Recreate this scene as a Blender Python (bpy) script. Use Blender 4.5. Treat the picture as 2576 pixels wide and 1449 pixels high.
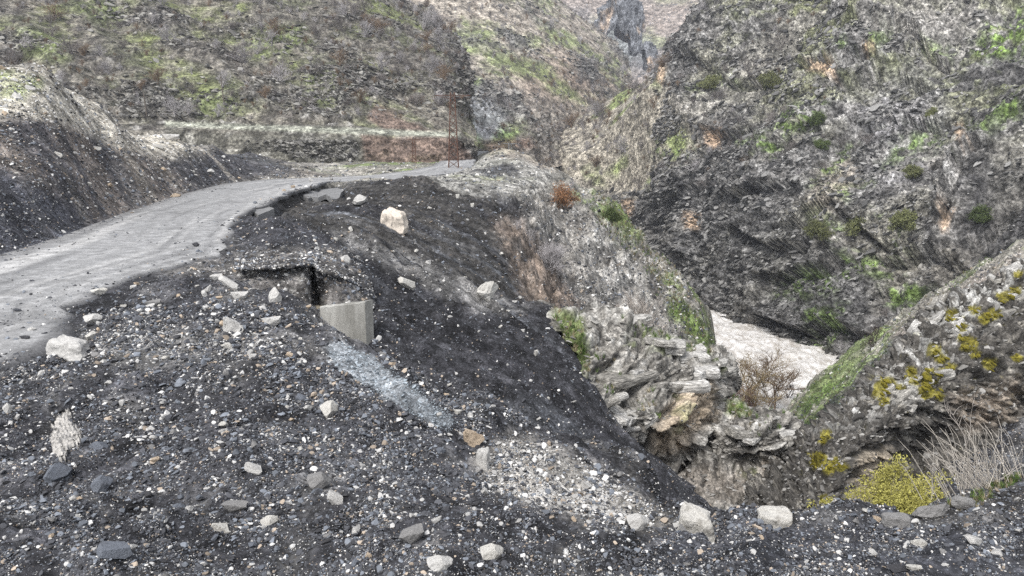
import bpy, math, random
import numpy as np
from mathutils import Vector, Matrix, Euler

for o in list(bpy.data.objects): bpy.data.objects.remove(o)
sc = bpy.context.scene
R = math.radians
rng = np.random.default_rng(7)
random.seed(7)

# ------------------------------------------------------------------ camera
F_PX = 773.0                     # focal length in pixels of a 1024 wide frame
PITCH = R(10.84)                 # looking down
cam = bpy.data.cameras.new('camera')
cam.sensor_width = 36.0
cam.lens = 36.0 * F_PX / 1024.0
cam.clip_start = 0.05
cam.clip_end = 6000
cam_ob = bpy.data.objects.new('camera', cam)
sc.collection.objects.link(cam_ob)
cam_ob.location = (0, 0, 0)
cam_ob.rotation_euler = (math.pi / 2 - PITCH, 0, 0)
sc.camera = cam_ob

# ------------------------------------------------------------------ light
SUN_EL, SUN_AZ = R(52), R(-150)      # high, behind the camera's left shoulder (azimuth from +Y towards +X)
world = bpy.data.worlds.new('World'); sc.world = world; world.use_nodes = True
wn = world.node_tree; wn.nodes.clear()
w_out = wn.nodes.new('ShaderNodeOutputWorld')
w_bg = wn.nodes.new('ShaderNodeBackground')
w_sky = wn.nodes.new('ShaderNodeTexSky')
w_sky.sky_type = 'NISHITA'; w_sky.sun_disc = False
w_sky.sun_elevation = SUN_EL; w_sky.sun_rotation = SUN_AZ
w_sky.dust_density = 4.0; w_sky.air_density = 1.0; w_sky.altitude = 1200
w_hs = wn.nodes.new('ShaderNodeHueSaturation'); w_hs.inputs['Saturation'].default_value = 0.22   # cloud cover: grey sky
wn.links.new(w_sky.outputs[0], w_hs.inputs['Color'])
wn.links.new(w_hs.outputs[0], w_bg.inputs['Color'])
w_bg.inputs['Strength'].default_value = 0.15
wn.links.new(w_bg.outputs[0], w_out.inputs['Surface'])
sun = bpy.data.lights.new('sun', 'SUN'); sun.energy = 1.5; sun.angle = R(24); sun.color = (1.0, 0.97, 0.93)
sun_ob = bpy.data.objects.new('sun', sun); sc.collection.objects.link(sun_ob)
sd = Vector((math.sin(SUN_AZ) * math.cos(SUN_EL), math.cos(SUN_AZ) * math.cos(SUN_EL), math.sin(SUN_EL)))
sun_ob.rotation_euler = sd.to_track_quat('Z', 'Y').to_euler()
sc.view_settings.view_transform = 'Standard'; sc.view_settings.look = 'None'
sc.view_settings.gamma = 1.0; sc.view_settings.use_curve_mapping = False
sc.view_settings.exposure = 1.08
sc.cycles.max_bounces = 5; sc.cycles.diffuse_bounces = 3; sc.cycles.volume_bounces = 0
sc.cycles.use_denoising = False

# ------------------------------------------------------------------ pixel <-> world
VS = 1024.0 / 2576.0             # photograph read at 2576 wide -> 1024 wide
CP, SP = math.cos(PITCH), math.sin(PITCH)
def ray(px, py):
    """(x/y, z/y) of the view ray through pixel (px,py) of a 1024x576 frame"""
    px = np.asarray(px, float); py = np.asarray(py, float)
    cx = (px - 512) / F_PX; cy = -(py - 288) / F_PX
    fy = CP + cy * SP; fz = -SP + cy * CP
    return cx / fy, fz / fy
def at(px, py, d):
    u, s = ray(px, py); return np.stack([u * d, np.broadcast_to(np.asarray(d, float), np.shape(u)), s * d], -1)
def atv(vx, vy, d): return at(vx * VS, vy * VS, d)
def proj(P):
    x, y, z = P[..., 0], P[..., 1], P[..., 2]
    f = y * CP - z * SP; up = y * SP + z * CP
    f = np.maximum(f, 0.05)
    return 512 + F_PX * x / f, 288 - F_PX * up / f

# ------------------------------------------------------------------ noise
def _h(ix, iy, iz, seed):
    h = (ix.astype(np.uint32) * np.uint32(374761393)) ^ (iy.astype(np.uint32) * np.uint32(668265263)) ^ (iz.astype(np.uint32) * np.uint32(2246822519)) ^ np.uint32((seed * 3266489917) & 0xffffffff)
    h = (h ^ (h >> np.uint32(15))) * np.uint32(2246822519)
    h = (h ^ (h >> np.uint32(13))) * np.uint32(3266489917)
    return h ^ (h >> np.uint32(16))
GR = np.array([[1,1,0],[-1,1,0],[1,-1,0],[-1,-1,0],[1,0,1],[-1,0,1],[1,0,-1],[-1,0,-1],[0,1,1],[0,-1,1],[0,1,-1],[0,-1,-1],[1,1,0],[-1,1,0],[0,-1,1],[0,-1,-1]], np.float32)
def perlin(x, y, z=None, seed=0):
    x = np.asarray(x, np.float64); y = np.asarray(y, np.float64)
    z = np.full(x.shape, 0.37) if z is None else np.asarray(z, np.float64)
    ix = np.floor(x).astype(np.int64); iy = np.floor(y).astype(np.int64); iz = np.floor(z).astype(np.int64)
    fx = (x - ix).astype(np.float32); fy = (y - iy).astype(np.float32); fz = (z - iz).astype(np.float32)
    ux = fx * fx * fx * (fx * (fx * 6 - 15) + 10); uy = fy * fy * fy * (fy * (fy * 6 - 15) + 10); uz = fz * fz * fz * (fz * (fz * 6 - 15) + 10)
    r = 0
    for dx in (0, 1):
        wx = ux if dx else 1 - ux
        for dy in (0, 1):
            wy = uy if dy else 1 - uy
            for dz in (0, 1):
                g = GR[_h(ix + dx, iy + dy, iz + dz, seed) & np.uint32(15)]
                d = g[..., 0] * (fx - dx) + g[..., 1] * (fy - dy) + g[..., 2] * (fz - dz)
                r = r + wx * wy * (uz if dz else 1 - uz) * d
    return r
def fbm(x, y, z=None, wl=1.0, octs=4, gain=0.5, seed=0, ridged=False):
    a, t, r = 1.0, 0.0, 0
    for k in range(octs):
        f = 2.03 ** k / wl
        n = perlin(x * f, y * f, None if z is None else z * f, seed + k * 17)
        if ridged: n = 1 - 2.2 * np.abs(n)
        r = r + a * n; t += a; a *= gain
    return r / t
def worley(x, y, z, seed=0):
    """nearest, second nearest distance, cell value"""
    ix = np.floor(x).astype(np.int64); iy = np.floor(y).astype(np.int64); iz = np.floor(z).astype(np.int64)
    d1 = np.full(x.shape, 9.0, np.float32); d2 = d1.copy(); cv = np.zeros(x.shape, np.float32)
    for dx in (-1, 0, 1):
        for dy in (-1, 0, 1):
            for dz in (-1, 0, 1):
                h = _h(ix + dx, iy + dy, iz + dz, seed)
                jx = (h & np.uint32(1023)) / 1023.0; jy = ((h >> np.uint32(10)) & np.uint32(1023)) / 1023.0; jz = ((h >> np.uint32(20)) & np.uint32(1023)) / 1023.0
                d = np.sqrt((ix + dx + jx - x) ** 2 + (iy + dy + jy - y) ** 2 + (iz + dz + jz - z) ** 2).astype(np.float32)
                n = d < d1
                d2 = np.where(n, d1, np.minimum(d2, d)); cv = np.where(n, (h % np.uint32(997)) / 997.0, cv); d1 = np.where(n, d, d1)
    return d1, d2, cv
def sstep(a, b, x):
    t = np.clip((x - a) / (b - a), 0, 1); return t * t * (3 - 2 * t)
def poly_sd(X, Y, pts):
    """signed distance to a polygon, positive inside"""
    pts = np.asarray(pts, float); n = len(pts)
    d = np.full(X.shape, 1e9); ins = np.zeros(X.shape, bool)
    for i in range(n):
        ax, ay = pts[i]; bx, by = pts[(i + 1) % n]
        ex, ey = bx - ax, by - ay
        t = np.clip(((X - ax) * ex + (Y - ay) * ey) / (ex * ex + ey * ey + 1e-12), 0, 1)
        d = np.minimum(d, (X - ax - t * ex) ** 2 + (Y - ay - t * ey) ** 2)
        c = ((ay > Y) != (by > Y)) & (X < (bx - ax) * (Y - ay) / (by - ay + 1e-12) + ax)
        ins ^= c
    d = np.sqrt(d); return np.where(ins, d, -d)
def vmask(VX, VY, pts, feather=12):
    """soft mask of a polygon outlined in photograph coordinates"""
    pts = np.asarray(pts, float); m = np.zeros(VX.shape)
    lo = pts.min(0) - feather; hi = pts.max(0) + feather
    sel = (VX > lo[0]) & (VX < hi[0]) & (VY > lo[1]) & (VY < hi[1])
    if sel.any(): m[sel] = sstep(-feather, feather, poly_sd(VX[sel], VY[sel], pts))
    return m
def mix(c, col, m):
    return c + (np.asarray(col, float) - c) * np.asarray(m)[..., None]

# ------------------------------------------------------------------ mesh and scene helpers
def link(o, parent=None):
    sc.collection.objects.link(o)
    if parent is not None: o.parent = parent
    return o
def raw_mesh(name, V, faces, nper, mat=None, smooth=False, col=None):
    """V (n,3); faces flat index array with nper corners per face"""
    me = bpy.data.meshes.new(name); V = np.ascontiguousarray(V, np.float32); faces = np.ascontiguousarray(faces, np.int32).ravel()
    me.vertices.add(len(V)); me.vertices.foreach_set('co', V.ravel())
    nf = len(faces) // nper
    me.loops.add(len(faces)); me.loops.foreach_set('vertex_index', faces)
    me.polygons.add(nf); me.polygons.foreach_set('loop_start', np.arange(0, nf * nper, nper, dtype=np.int32))
    me.polygons.foreach_set('use_smooth', np.full(nf, smooth))
    if col is not None:
        a = me.color_attributes.new('Col', 'FLOAT_COLOR', 'POINT')
        c = np.ones((len(V), 4), np.float32); c[:, :3] = np.clip(col, 0.004, 0.9); a.data.foreach_set('color', c.ravel())
    me.update(calc_edges=True)
    if mat: me.materials.append(mat)
    return me
def grid_mesh(name, P, mat, col=None, smooth=True, cut=None):
    n, m = P.shape[:2]
    idx = np.arange(n * m).reshape(n, m)
    f = np.stack([idx[:-1, :-1], idx[:-1, 1:], idx[1:, 1:], idx[1:, :-1]], -1).reshape(-1, 4)
    if cut is not None: f = f[~cut[:-1, :-1].ravel()]
    return raw_mesh(name, P.reshape(-1, 3), f, 4, mat, smooth, None if col is None else col.reshape(-1, 3))
def obj(name, me, parent=None, label=None, cat=None, group=None, kind=None):
    o = bpy.data.objects.new(name, me); link(o, parent)
    tag(o, label, cat, group, kind); return o
def tag(o, label=None, cat=None, group=None, kind=None):
    if label: o['label'] = label
    if cat: o['category'] = cat
    if group: o['group'] = group
    if kind: o['kind'] = kind
    return o
def empty(name, loc, label=None, cat=None, group=None):
    o = bpy.data.objects.new(name, None); o.location = loc; o.empty_display_size = 0.2
    link(o); return tag(o, label, cat, group)

# ------------------------------------------------------------------ labels that single one thing out
DIRS = ('right of', 'above right of', 'above', 'above left of', 'left of', 'below left of', 'below', 'below right of')
ORD = ('nearest', 'second nearest', 'third nearest', 'fourth nearest', 'fifth nearest', 'sixth nearest', 'seventh nearest', 'eighth nearest', 'ninth nearest', 'tenth nearest', 'eleventh nearest', 'twelfth nearest')
BINS = {}
def name_by_place(items, marks):
    """items: (object, what it is); label = what it is + where it lies from the closest landmark"""
    bins = BINS
    for o, what in items:
        vx, vy = (float(q) / VS for q in proj(np.array(o.location)))
        k = min(range(len(marks)), key=lambda q: (marks[q][1] - vx) ** 2 + (marks[q][2] - vy) ** 2); dx, dy = vx - marks[k][1], marks[k][2] - vy
        a = int(round(math.atan2(dy, dx) / (math.pi / 4))) % 8
        bins.setdefault((what, a, marks[k][0]), []).append((math.hypot(dx, dy), o))
    for (what, a, k), l in bins.items():
        l.sort(key=lambda q: q[0])
        for n, (_, o) in enumerate(l): o['label'] = '%s %s the %s' % (what, DIRS[a], k) + ('' if len(l) == 1 else ', ' + (ORD[n] if n < 12 else 'far off'))


# ------------------------------------------------------------------ materials
def new_mat(name):
    m = bpy.data.materials.new(name); m.use_nodes = True
    nt = m.node_tree; b = nt.nodes['Principled BSDF']; b.inputs['Roughness'].default_value = 0.9
    try: b.inputs['Specular IOR Level'].default_value = 0.25
    except Exception: pass
    return m, nt, b
def ramp(nt, src, stops):
    r = nt.nodes.new('ShaderNodeValToRGB'); e = r.color_ramp.elements
    while len(e) < len(stops): e.new(0.5)
    for k, (p, c) in enumerate(stops):
        e[k].position = p; e[k].color = (c, c, c, 1) if not hasattr(c, '__len__') else (*c, 1)
    nt.links.new(src, r.inputs[0]); return r.outputs[0]
def noise(nt, scale, detail=6, rough=0.6, vec=None, dist=0.0):
    n = nt.nodes.new('ShaderNodeTexNoise'); n.inputs['Scale'].default_value = scale
    n.inputs['Detail'].default_value = detail; n.inputs['Roughness'].default_value = rough; n.inputs['Distortion'].default_value = dist
    if vec is not None: nt.links.new(vec, n.inputs['Vector'])
    return n.outputs['Fac']
def mul(nt, a, b, fac=1.0, mode='MULTIPLY'):
    m = nt.nodes.new('ShaderNodeMix'); m.data_type = 'RGBA'; m.blend_type = mode
    m.inputs[0].default_value = fac
    nt.links.new(a, m.inputs[6])
    if hasattr(b, 'is_linked') or isinstance(b, bpy.types.NodeSocket): nt.links.new(b, m.inputs[7])
    else: m.inputs[7].default_value = (*b, 1)
    return m.outputs[2]
def bump(nt, b, src, strength, dist):
    n = nt.nodes.new('ShaderNodeBump'); n.inputs['Strength'].default_value = strength; n.inputs['Distance'].default_value = dist
    nt.links.new(src, n.inputs['Height']); nt.links.new(n.outputs[0], b.inputs['Normal'])
def ground_mat(name, sizes, contrast=0.5, bump_d=0.05, rough=0.92, spec=0.2):
    """vertex albedo broken up by noise at the given feature sizes (metres)"""
    m, nt, b = new_mat(name); b.inputs['Roughness'].default_value = rough
    b.inputs['Specular IOR Level'].default_value = spec
    a = nt.nodes.new('ShaderNodeAttribute'); a.attribute_name = 'Col'
    tc = nt.nodes.new('ShaderNodeTexCoord'); c = a.outputs['Color']; hs = None
    for k, s in enumerate(sizes):
        n = noise(nt, 1.0 / s, 5, 0.65, tc.outputs['Object'], 0.3)
        c = mul(nt, c, ramp(nt, n, [(0.36, 1 - contrast), (0.5, 1.0), (0.64, 1 + contrast * 1.5)]))
        if k == 0: hs = n
    nt.links.new(c, b.inputs['Base Color'])
    bump(nt, b, hs, 0.7, bump_d); return m
# ================================================================== THE GROUND (one sheet, polar about the viewpoint)
ZR = -3.5                        # level of the road
def zat(px, z, d):               # control point by level instead of by sight line
    u, _ = ray(px, 250); return (float(u), d, z)
def cpt(px, py, d):
    u, s = ray(px, py); return (float(u), d, float(s) * d)
C = []
def colp(px, *pd):
    for a in pd:
        if a[0] == 'z': C.append(zat(px, a[1], a[2]))
        else: C.append(cpt(px, a[0], a[1]))
# foot of the viewpoint
for px in (-400, 0, 250, 512, 760, 1024, 1400): C.append(zat(px, -1.62, 1.0)); C.append(zat(px, -1.6, 1.9))
for px in (-400, -200): colp(px, ('z', -1.9, 3.2), ('z', -2.6, 6), ('z', -3.5, 10), ('z', -3.5, 17))
colp(-400, ('z', -3.4, 21), ('z', 2.5, 32), ('z', 5, 40), ('z', 3.5, 60), ('z', 2, 90))
colp(-150, ('z', -3.5, 21), ('z', 0.5, 29), ('z', 4.6, 38), ('z', 3, 55), ('z', 0, 90))
colp(0, (576, 2.9), (500, 4.2), (440, 6.5), (400, 8.7), (368, 11.6), (300, 17), (257, 23.5), (205, 27), (160, 31), (110, 36), (66, 42), ('z', 3, 55), ('z', 0, 75), ('z', -3, 100))
colp(50, (72, 45), (110, 40), (160, 34), (205, 30), (240, 26.5), ('z', 2, 60))
colp(100, (105, 52), (140, 46), (180, 40), (223, 33), ('z', 0, 68))
colp(128, (576, 2.75), (500, 4.1), (440, 6), (400, 7.9), (360, 10.5), (330, 13), (300, 16.2), (279, 18.8), ('z', -3.5, 26))
colp(180, (140, 65), (165, 59), (194, 51.5), ('z', -2.5, 82))
colp(180, (576, 2.7), (500, 4.0), (440, 5.8), (400, 7.6), (360, 10.2), (330, 12.7), (300, 15.9), (275, 19.2), (266, 21.5))
colp(215, (148, 75), (166, 68), (184, 63), ('z', -3.2, 92))
colp(250, (155, 83), (167, 77), (180, 71), ('z', -3.6, 98))
colp(285, (163, 84), (171, 79), (179.5, 73), ('z', -3.7, 100))
colp(315, (169, 84), (175, 80), (179, 75), ('z', -3.7, 100))
colp(345, (175, 88), ('z', -3.7, 100))
colp(256, (576, 2.65), (500, 3.9), (440, 5.6), (400, 7.4), (360, 9.8), (330, 12.3), (310, 14.5), (294, 17.0), ('z', -3.9, 19.2), (258, 22), (240, 25.5), (226, 28.5), (212, 31.5), (208, 34), (200, 40), (195, 47))
colp(290, (310, 15.0), (301, 16.6), ('z', -4.0, 19.5), (252, 22.3), (238, 26), (222, 30), (213, 33), ('z', -3.9, 37), ('z', -4.2, 45), (193, 51))
colp(225, (262, 22), (250, 25), (230, 29), ('z', ZR, 34))
colp(340, (576, 2.6), (500, 3.8), (440, 5.5), (400, 7.3), (370, 9.3), (350, 11.5), (338, 13.2), (331, 14.6), ('z', -5.2, 17.5), ('z', -4.4, 20.6), (255, 22.3), (248, 23.5), ('z', -4.4, 26), (238, 31), (215, 42), (196, 54), ('z', ZR - .2, 63))
colp(360, (376, 10.0), (354, 12.6), (347, 13.8), ('z', -5.3, 16.5), ('z', -5.2, 18.6))
colp(380, (385, 9.0), (362, 11.5), (348, 13.5), ('z', -5.2, 16), (330, 19), ('z', -4.6, 21.5), (268, 24), (258, 25), ('z', -5.2, 28), (245, 33), (220, 42), (198, 52), (184, 60))
colp(420, (576, 2.5), (500, 3.7), (440, 5.6), (410, 7.6), (400, 9.0), (396, 11), ('z', -5.2, 14), (370, 17.2), (340, 20), (310, 23.5), (278, 27), ('z', -6.3, 30), (266, 34), (240, 41), (210, 50), (190, 55), (178, 57.5), ('z', ZR, 63), ('z', ZR, 90))
colp(460, (440, 6.2), (418, 8.2), (408, 10.5), ('z', -5.2, 13), (375, 18.2), (340, 21.8), (310, 25.5), (288, 28), ('z', -7.2, 31), (278, 36), (250, 42), (218, 50), (195, 57), (184, 62), ('z', ZR, 68), (167, 96), (162, 102), ('z', -3.9, 115))
colp(500, (576, 2.5), (520, 3.4), (470, 5.0), (450, 6.3), (430, 8.2), (416, 11), ('z', -5.4, 14), (405, 16), (370, 20), (340, 23.5), (310, 27.5), (300, 29), ('z', -8.5, 32), (290, 38), (260, 44), (230, 51), (205, 58), (188, 66), (180, 74), (170, 85), (150, 102), ('z', -4, 118))
colp(530, (470, 6.4), (450, 8.5), (437, 11), ('z', -6.2, 14), (385, 20.5), (340, 25.5), (312, 29.5), (305, 30.8), ('z', -9.4, 34), (290, 44), (260, 50), (230, 56), (205, 63), (188, 72), (172, 84), (157, 100), ('z', -7, 120))
colp(560, (576, 2.6), (530, 3.4), (500, 4.4), (480, 5.6), (460, 7.6), (448, 10), ('z', -6.6, 14), (440, 17), (400, 20.5), (360, 25), (330, 29), (317, 31), ('z', -10, 35), (308, 50), (280, 56), (250, 62), (220, 69), (200, 76), (182, 86), (174, 92), ('z', -12, 108), ('z', -24, 130), ('z', -34, 165))
colp(590, (490, 6.2), (474, 8.5), (463, 11), ('z', -7.4, 14), (440, 19), (420, 21.5), (390, 25), ('z', -9.5, 30), (320, 50), (290, 58), (250, 66), (215, 75), (196, 84), (190, 89), ('z', -16, 106), ('z', -32, 130), ('z', -38, 170))
colp(620, (576, 2.8), (545, 3.5), (520, 4.3), (505, 5.3), (490, 7), (480, 10.5), ('z', -8, 14), (472, 18), (445, 20.5), ('z', -9.5, 25), ('z', -13, 40), (330, 56), (310, 60), (280, 66), (250, 73), (225, 80), (206, 87), ('z', -20, 103), ('z', -36, 130), ('z', -41, 165))
colp(650, (530, 4.3), (515, 5.2), (500, 7.5), (494, 10.5), ('z', -8.6, 14), (490, 18), (470, 20.5), ('z', -11, 26), ('z', -15, 42), (335, 62), (300, 68), (270, 76), (246, 83), ('z', -24, 100), ('z', -39, 122), ('z', -42, 165))
colp(680, (576, 2.9), (550, 3.4), (530, 4), (516, 5.0), ('z', -4.5, 8), ('z', -7.5, 12), (512, 18), (495, 21), ('z', -12, 27), ('z', -17, 45), (335, 67), (300, 72), (277, 79), ('z', -30, 96), ('z', -41, 112), ('z', -42, 190))
colp(712, ('z', -18, 50), (355, 72), (340, 82), (322, 90), ('z', -33, 97), ('z', -41, 104), ('z', -42, 150))
colp(740, (576, 2.9), (550, 3.3), (530, 3.8), (514, 4.6), ('z', -5.2, 8), ('z', -8.5, 13), ('z', -11, 20), ('z', -14, 30), ('z', -22, 50), ('z', -30, 70), ('z', -37, 88), ('z', -41, 98), ('z', -42, 130))
colp(770, ('z', -38, 92), ('z', -41, 101), ('z', -27, 62), ('z', -15, 30))
colp(800, (576, 2.8), (550, 3.3), (534, 3.9), ('z', -5, 7.5), ('z', -9, 12), ('z', -12.5, 20), ('z', -15, 30), (428, 58), (405, 80), (391, 95), ('z', -38, 102), ('z', -42, 112), ('z', -42, 150))
colp(840, (576, 2.8), (545, 3.5), (530, 4.2), (522, 5.2), ('z', -6, 9), ('z', -11, 16), ('z', -14, 26), (396, 58), (380, 78), (361, 110), ('z', -40, 122))
colp(886, (576, 2.9), (545, 3.5), (530, 4.2), (519, 6), ('z', -6, 9.5), ('z', -10.5, 16), ('z', -14, 26), (352, 58), (340, 80), (329, 106), ('z', -36, 120))
colp(930, (540, 3.8), (518, 5.4), (505, 7), ('z', -6.2, 11), ('z', -11, 18), (318, 58), (304, 85), (301, 102), ('z', -32, 118))
colp(960, (576, 2.9), (540, 3.8), (520, 5), (494, 7.6), ('z', -6.5, 12), ('z', -12, 20), (296, 60), (286, 98), ('z', -30, 114))
colp(1024, (576, 3.1), (540, 4.2), (510, 5.8), (477, 8.4), ('z', -7, 13), ('z', -12, 22), (258, 64), (249, 94), ('z', -24, 110))
colp(1150, (576, 3.2), (520, 5), (470, 8.5), ('z', -7.5, 14), ('z', -12, 22), (200, 75), (195, 95), ('z', -15, 108))
colp(1400, ('z', -2.3, 4), ('z', -3.5, 8), ('z', -8, 14), ('z', -11, 22), ('z', -4, 75), ('z', -3, 95))
for px, z in ((-400, 2), (-100, 0), (0, -3), (100, -3.6), (200, -3.6), (300, -3.6), (400, -3.6), (460, -4), (500, -5)):
    for d in (130, 180, 260, 420): C.append(zat(px, z, d))
for px, z in ((540, -12), (600, -36), (680, -42), (760, -42), (850, -42), (950, -40), (1100, -30), (1400, -20)):
    for d in (190, 260, 420): C.append(zat(px, z, d))
C = np.array(C)
KV = 0.42
CU = np.stack([C[:, 0], KV * np.log(C[:, 1])], -1)
def kern(r2): return np.sqrt(r2 + 0.012 ** 2)
nC = len(C)
A = np.zeros((nC + 3, nC + 3)); A[:nC, :nC] = kern(((CU[:, None] - CU[None]) ** 2).sum(-1)) - 0.0004 * np.eye(nC) * 0
A[:nC, nC] = 1; A[:nC, nC + 1:] = CU; A[nC, :nC] = 1; A[nC + 1:, :nC] = CU.T
WC = np.linalg.lstsq(A, np.concatenate([C[:, 2], np.zeros(3)]), rcond=None)[0]
def base_z(u, d):
    sh = u.shape; Q = np.stack([u.ravel(), KV * np.log(d.ravel())], -1).astype(np.float32)
    out = np.empty(len(Q), np.float32); cu = CU.astype(np.float32); w = WC.astype(np.float32)
    for i in range(0, len(Q), 60000):
        q = Q[i:i + 60000]
        r2 = (q[:, None, 0] - cu[None, :, 0]) ** 2 + (q[:, None, 1] - cu[None, :, 1]) ** 2
        out[i:i + 60000] = kern(r2) @ w[:nC] + w[nC] + q @ w[nC + 1:]
    return out.reshape(sh)
# rows: close together where the slope faces us
def seg(a, b, n): return np.exp(np.linspace(math.log(a), math.log(b), n, endpoint=False))
DR = np.concatenate([seg(0.8, 2.4, 50), seg(2.4, 8, 230), seg(8, 16, 120), seg(16, 100, 320), seg(100, 421, 70)])
UC = np.linspace(-1.02, 1.02, 860)
U, D = np.meshgrid(UC, DR)
# smooth field on a coarser grid, then refined
ci = np.linspace(0, len(UC) - 1, 430); 
Zb = base_z(U, D)
X = U * D; Y = D.copy()

# road outline on its own level, from the edges seen in the photograph
def road_pt(vx, vy):
    u, s = ray(vx * VS, vy * VS); d = ZR / float(s); return (float(u) * d, d)
road_left = [(-13.0, 2.0), (-14.0, 12.0)] + [road_pt(*p) for p in ((0, 641), (150, 596), (300, 540), (440, 494), (560, 462))] + [(-22, 71.5), (-18, 74), (-14.2, 80), (-12, 92), (-11, 108), (-12.5, 140), (-15, 180), (-14, 290)]
road_right = [(-6.0, 2.0), (-7.2, 7.0)] + [road_pt(*p) for p in ((0, 925), (120, 880), (200, 800), (180, 772), (330, 702), (560, 640), (590, 566), (640, 526), (672, 512), (742, 482), (832, 456))] + [(-11.5, 68.5), (-8, 75), (-6, 86), (-5, 104), (-6.5, 140), (-8, 180), (-7, 290)]
def resample(pts, n):
    pts = np.array(pts, float); s = np.concatenate([[0], np.cumsum(np.linalg.norm(np.diff(pts, axis=0), axis=1))])
    t = np.linspace(0, s[-1], n); return np.stack([np.interp(t, s, pts[:, 0]), np.interp(t, s, pts[:, 1])], -1)
ROADPOLY = np.concatenate([resample(road_left, 60), resample(road_right, 70)[::-1]])
sel = (X < 30) & (Y < 300)
SDR = np.full(X.shape, -50.0); SDR[sel] = poly_sd(X[sel], Y[sel], ROADPOLY)
onroad = sstep(-1.6, 0.25, SDR)
Zb = Zb * (1 - onroad) + (ZR - 0.07) * onroad

# relief
PXg, PYg = proj(np.stack([X, Y, Zb], -1)); VX, VY = PXg / VS, PYg / VS
offroad = 1 - sstep(-0.8, 0.1, SDR)
fade = lambda wl: np.clip((wl / (0.0075 * D) - 0.6) / 1.2, 0, 1)
rel = 0
for k, (wl, a) in enumerate(((3.4, .26), (1.5, .27), (.7, .18), (.33, .095), (.16, .04), (.08, .022), (.045, .012))):
    n = perlin(X / wl, Y / wl, Zb / wl * .5, 40 + k)
    rel = rel + a * fade(wl) * n
big = perlin(X / 9, Y / 9, None, 61) * .5 + perlin(X / 4.5, Y / 4.5, None, 62) * .3
# rills that run down the embankment
ca, sa = math.cos(R(-28)), math.sin(R(-28))
al = X * ca + Y * sa; ac = -X * sa + Y * ca
wob = perlin(al / 7, ac / 7, None, 3) * .9
rill = (1 - 2 * np.abs(perlin((ac + wob) / 1.5, al / 16, None, 5))) * .5 + (1 - 2 * np.abs(perlin((ac + wob) / .62, al / 9, None, 8))) * .28 + (perlin((ac + wob) / .28, al / 5, None, 9)) * .2
m_emb = vmask(VX, VY, [(690, 500), (860, 470), (1050, 440), (1240, 470), (1330, 560), (1420, 770), (1500, 1000), (1770, 1300), (1640, 1290), (1440, 1130), (1180, 990), (945, 860), (900, 640), (860, 600), (700, 540)], 25)
# rills on the cut bank at the left, running down to the road
al2 = X * .72 - Y * .69; ac2 = X * .69 + Y * .72
wob2 = perlin(al2 / 6, ac2 / 6, None, 23) * .7
rill2 = (1 - 2 * np.abs(perlin((ac2 + wob2) / 2.4, al2 / 30, None, 25))) * .6 + (1 - 2 * np.abs(perlin((ac2 + wob2) / .9, al2 / 22, None, 28))) * .3 + perlin((ac2 + wob2) / .4, al2 / 12, None, 29) * .18
m_bank = vmask(VX, VY, [(-300, 330), (0, 300), (250, 310), (450, 360), (640, 400), (830, 440), (600, 450), (440, 495), (300, 545), (0, 640), (-300, 690)], 20) * (D > 20)
m_far = sstep(40, 90, D)
rockn = fbm(X, Y, Zb * 2.2, wl=6, octs=5, gain=.6, seed=71, ridged=True)
m_flank = vmask(VX, VY, [(1240, 520), (1400, 430), (1560, 500), (1700, 680), (1830, 900), (1560, 900), (1330, 800)], 30) * (D > 42)
m_spur = ((D > 48) & (VX > 1940) & (VX < 2900)).astype(float)
Z = Zb + offroad * (rel * (1 - .5 * m_emb) * (1 - .6 * m_bank) + big * .35 * (1 - m_emb) * (1 - m_bank) * sstep(6, 16, D) + (rill - .25) * .75 * m_emb + (rill2 - .3) * .34 * m_bank
                    + (rockn - .58) * 2.8 * m_flank + (rockn - .62) * 1.9 * m_spur + .8 * fbm(X, Y, None, wl=12, octs=3, seed=90) * m_far)
# slump under the broken edge of the asphalt
slump = vmask(VX, VY, [(625, 515), (700, 480), (745, 462), (835, 452), (870, 470), (880, 500), (800, 525), (700, 545), (640, 540)], 10) * (D > 28) * (D < 70)
Z = Z - slump * .75 * sstep(.6, -.2, SDR)
G = np.stack([X, Y, Z], -1)
S = Z / D
runmax = np.maximum.accumulate(S, axis=0)
VIS = S >= runmax - 0.0015
gx, gy = np.gradient(G, axis=1), np.gradient(G, axis=0)
GN = np.cross(gx, gy); GN /= np.linalg.norm(GN, axis=-1, keepdims=True) + 1e-9
GN *= np.sign(GN[..., 2:3])
PXg, PYg = proj(G); VX, VY = PXg / VS, PYg / VS
def ground_hit(px, py):
    u, s = ray(px, py); c = int(round((float(u) - UC[0]) / (UC[1] - UC[0]))); c = min(max(c, 0), len(UC) - 1)
    r = np.nonzero(S[:, c] >= float(s))[0]; r = r[0] if len(r) else len(DR) - 1
    return G[r, c].copy(), GN[r, c].copy(), (r, c)
def ground_z(x, y):
    c = (x / y - UC[0]) / (UC[1] - UC[0]); c = int(np.clip(round(c), 0, len(UC) - 1))
    r = int(np.clip(np.searchsorted(DR, y), 0, len(DR) - 1)); return float(Z[r, c])

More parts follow.
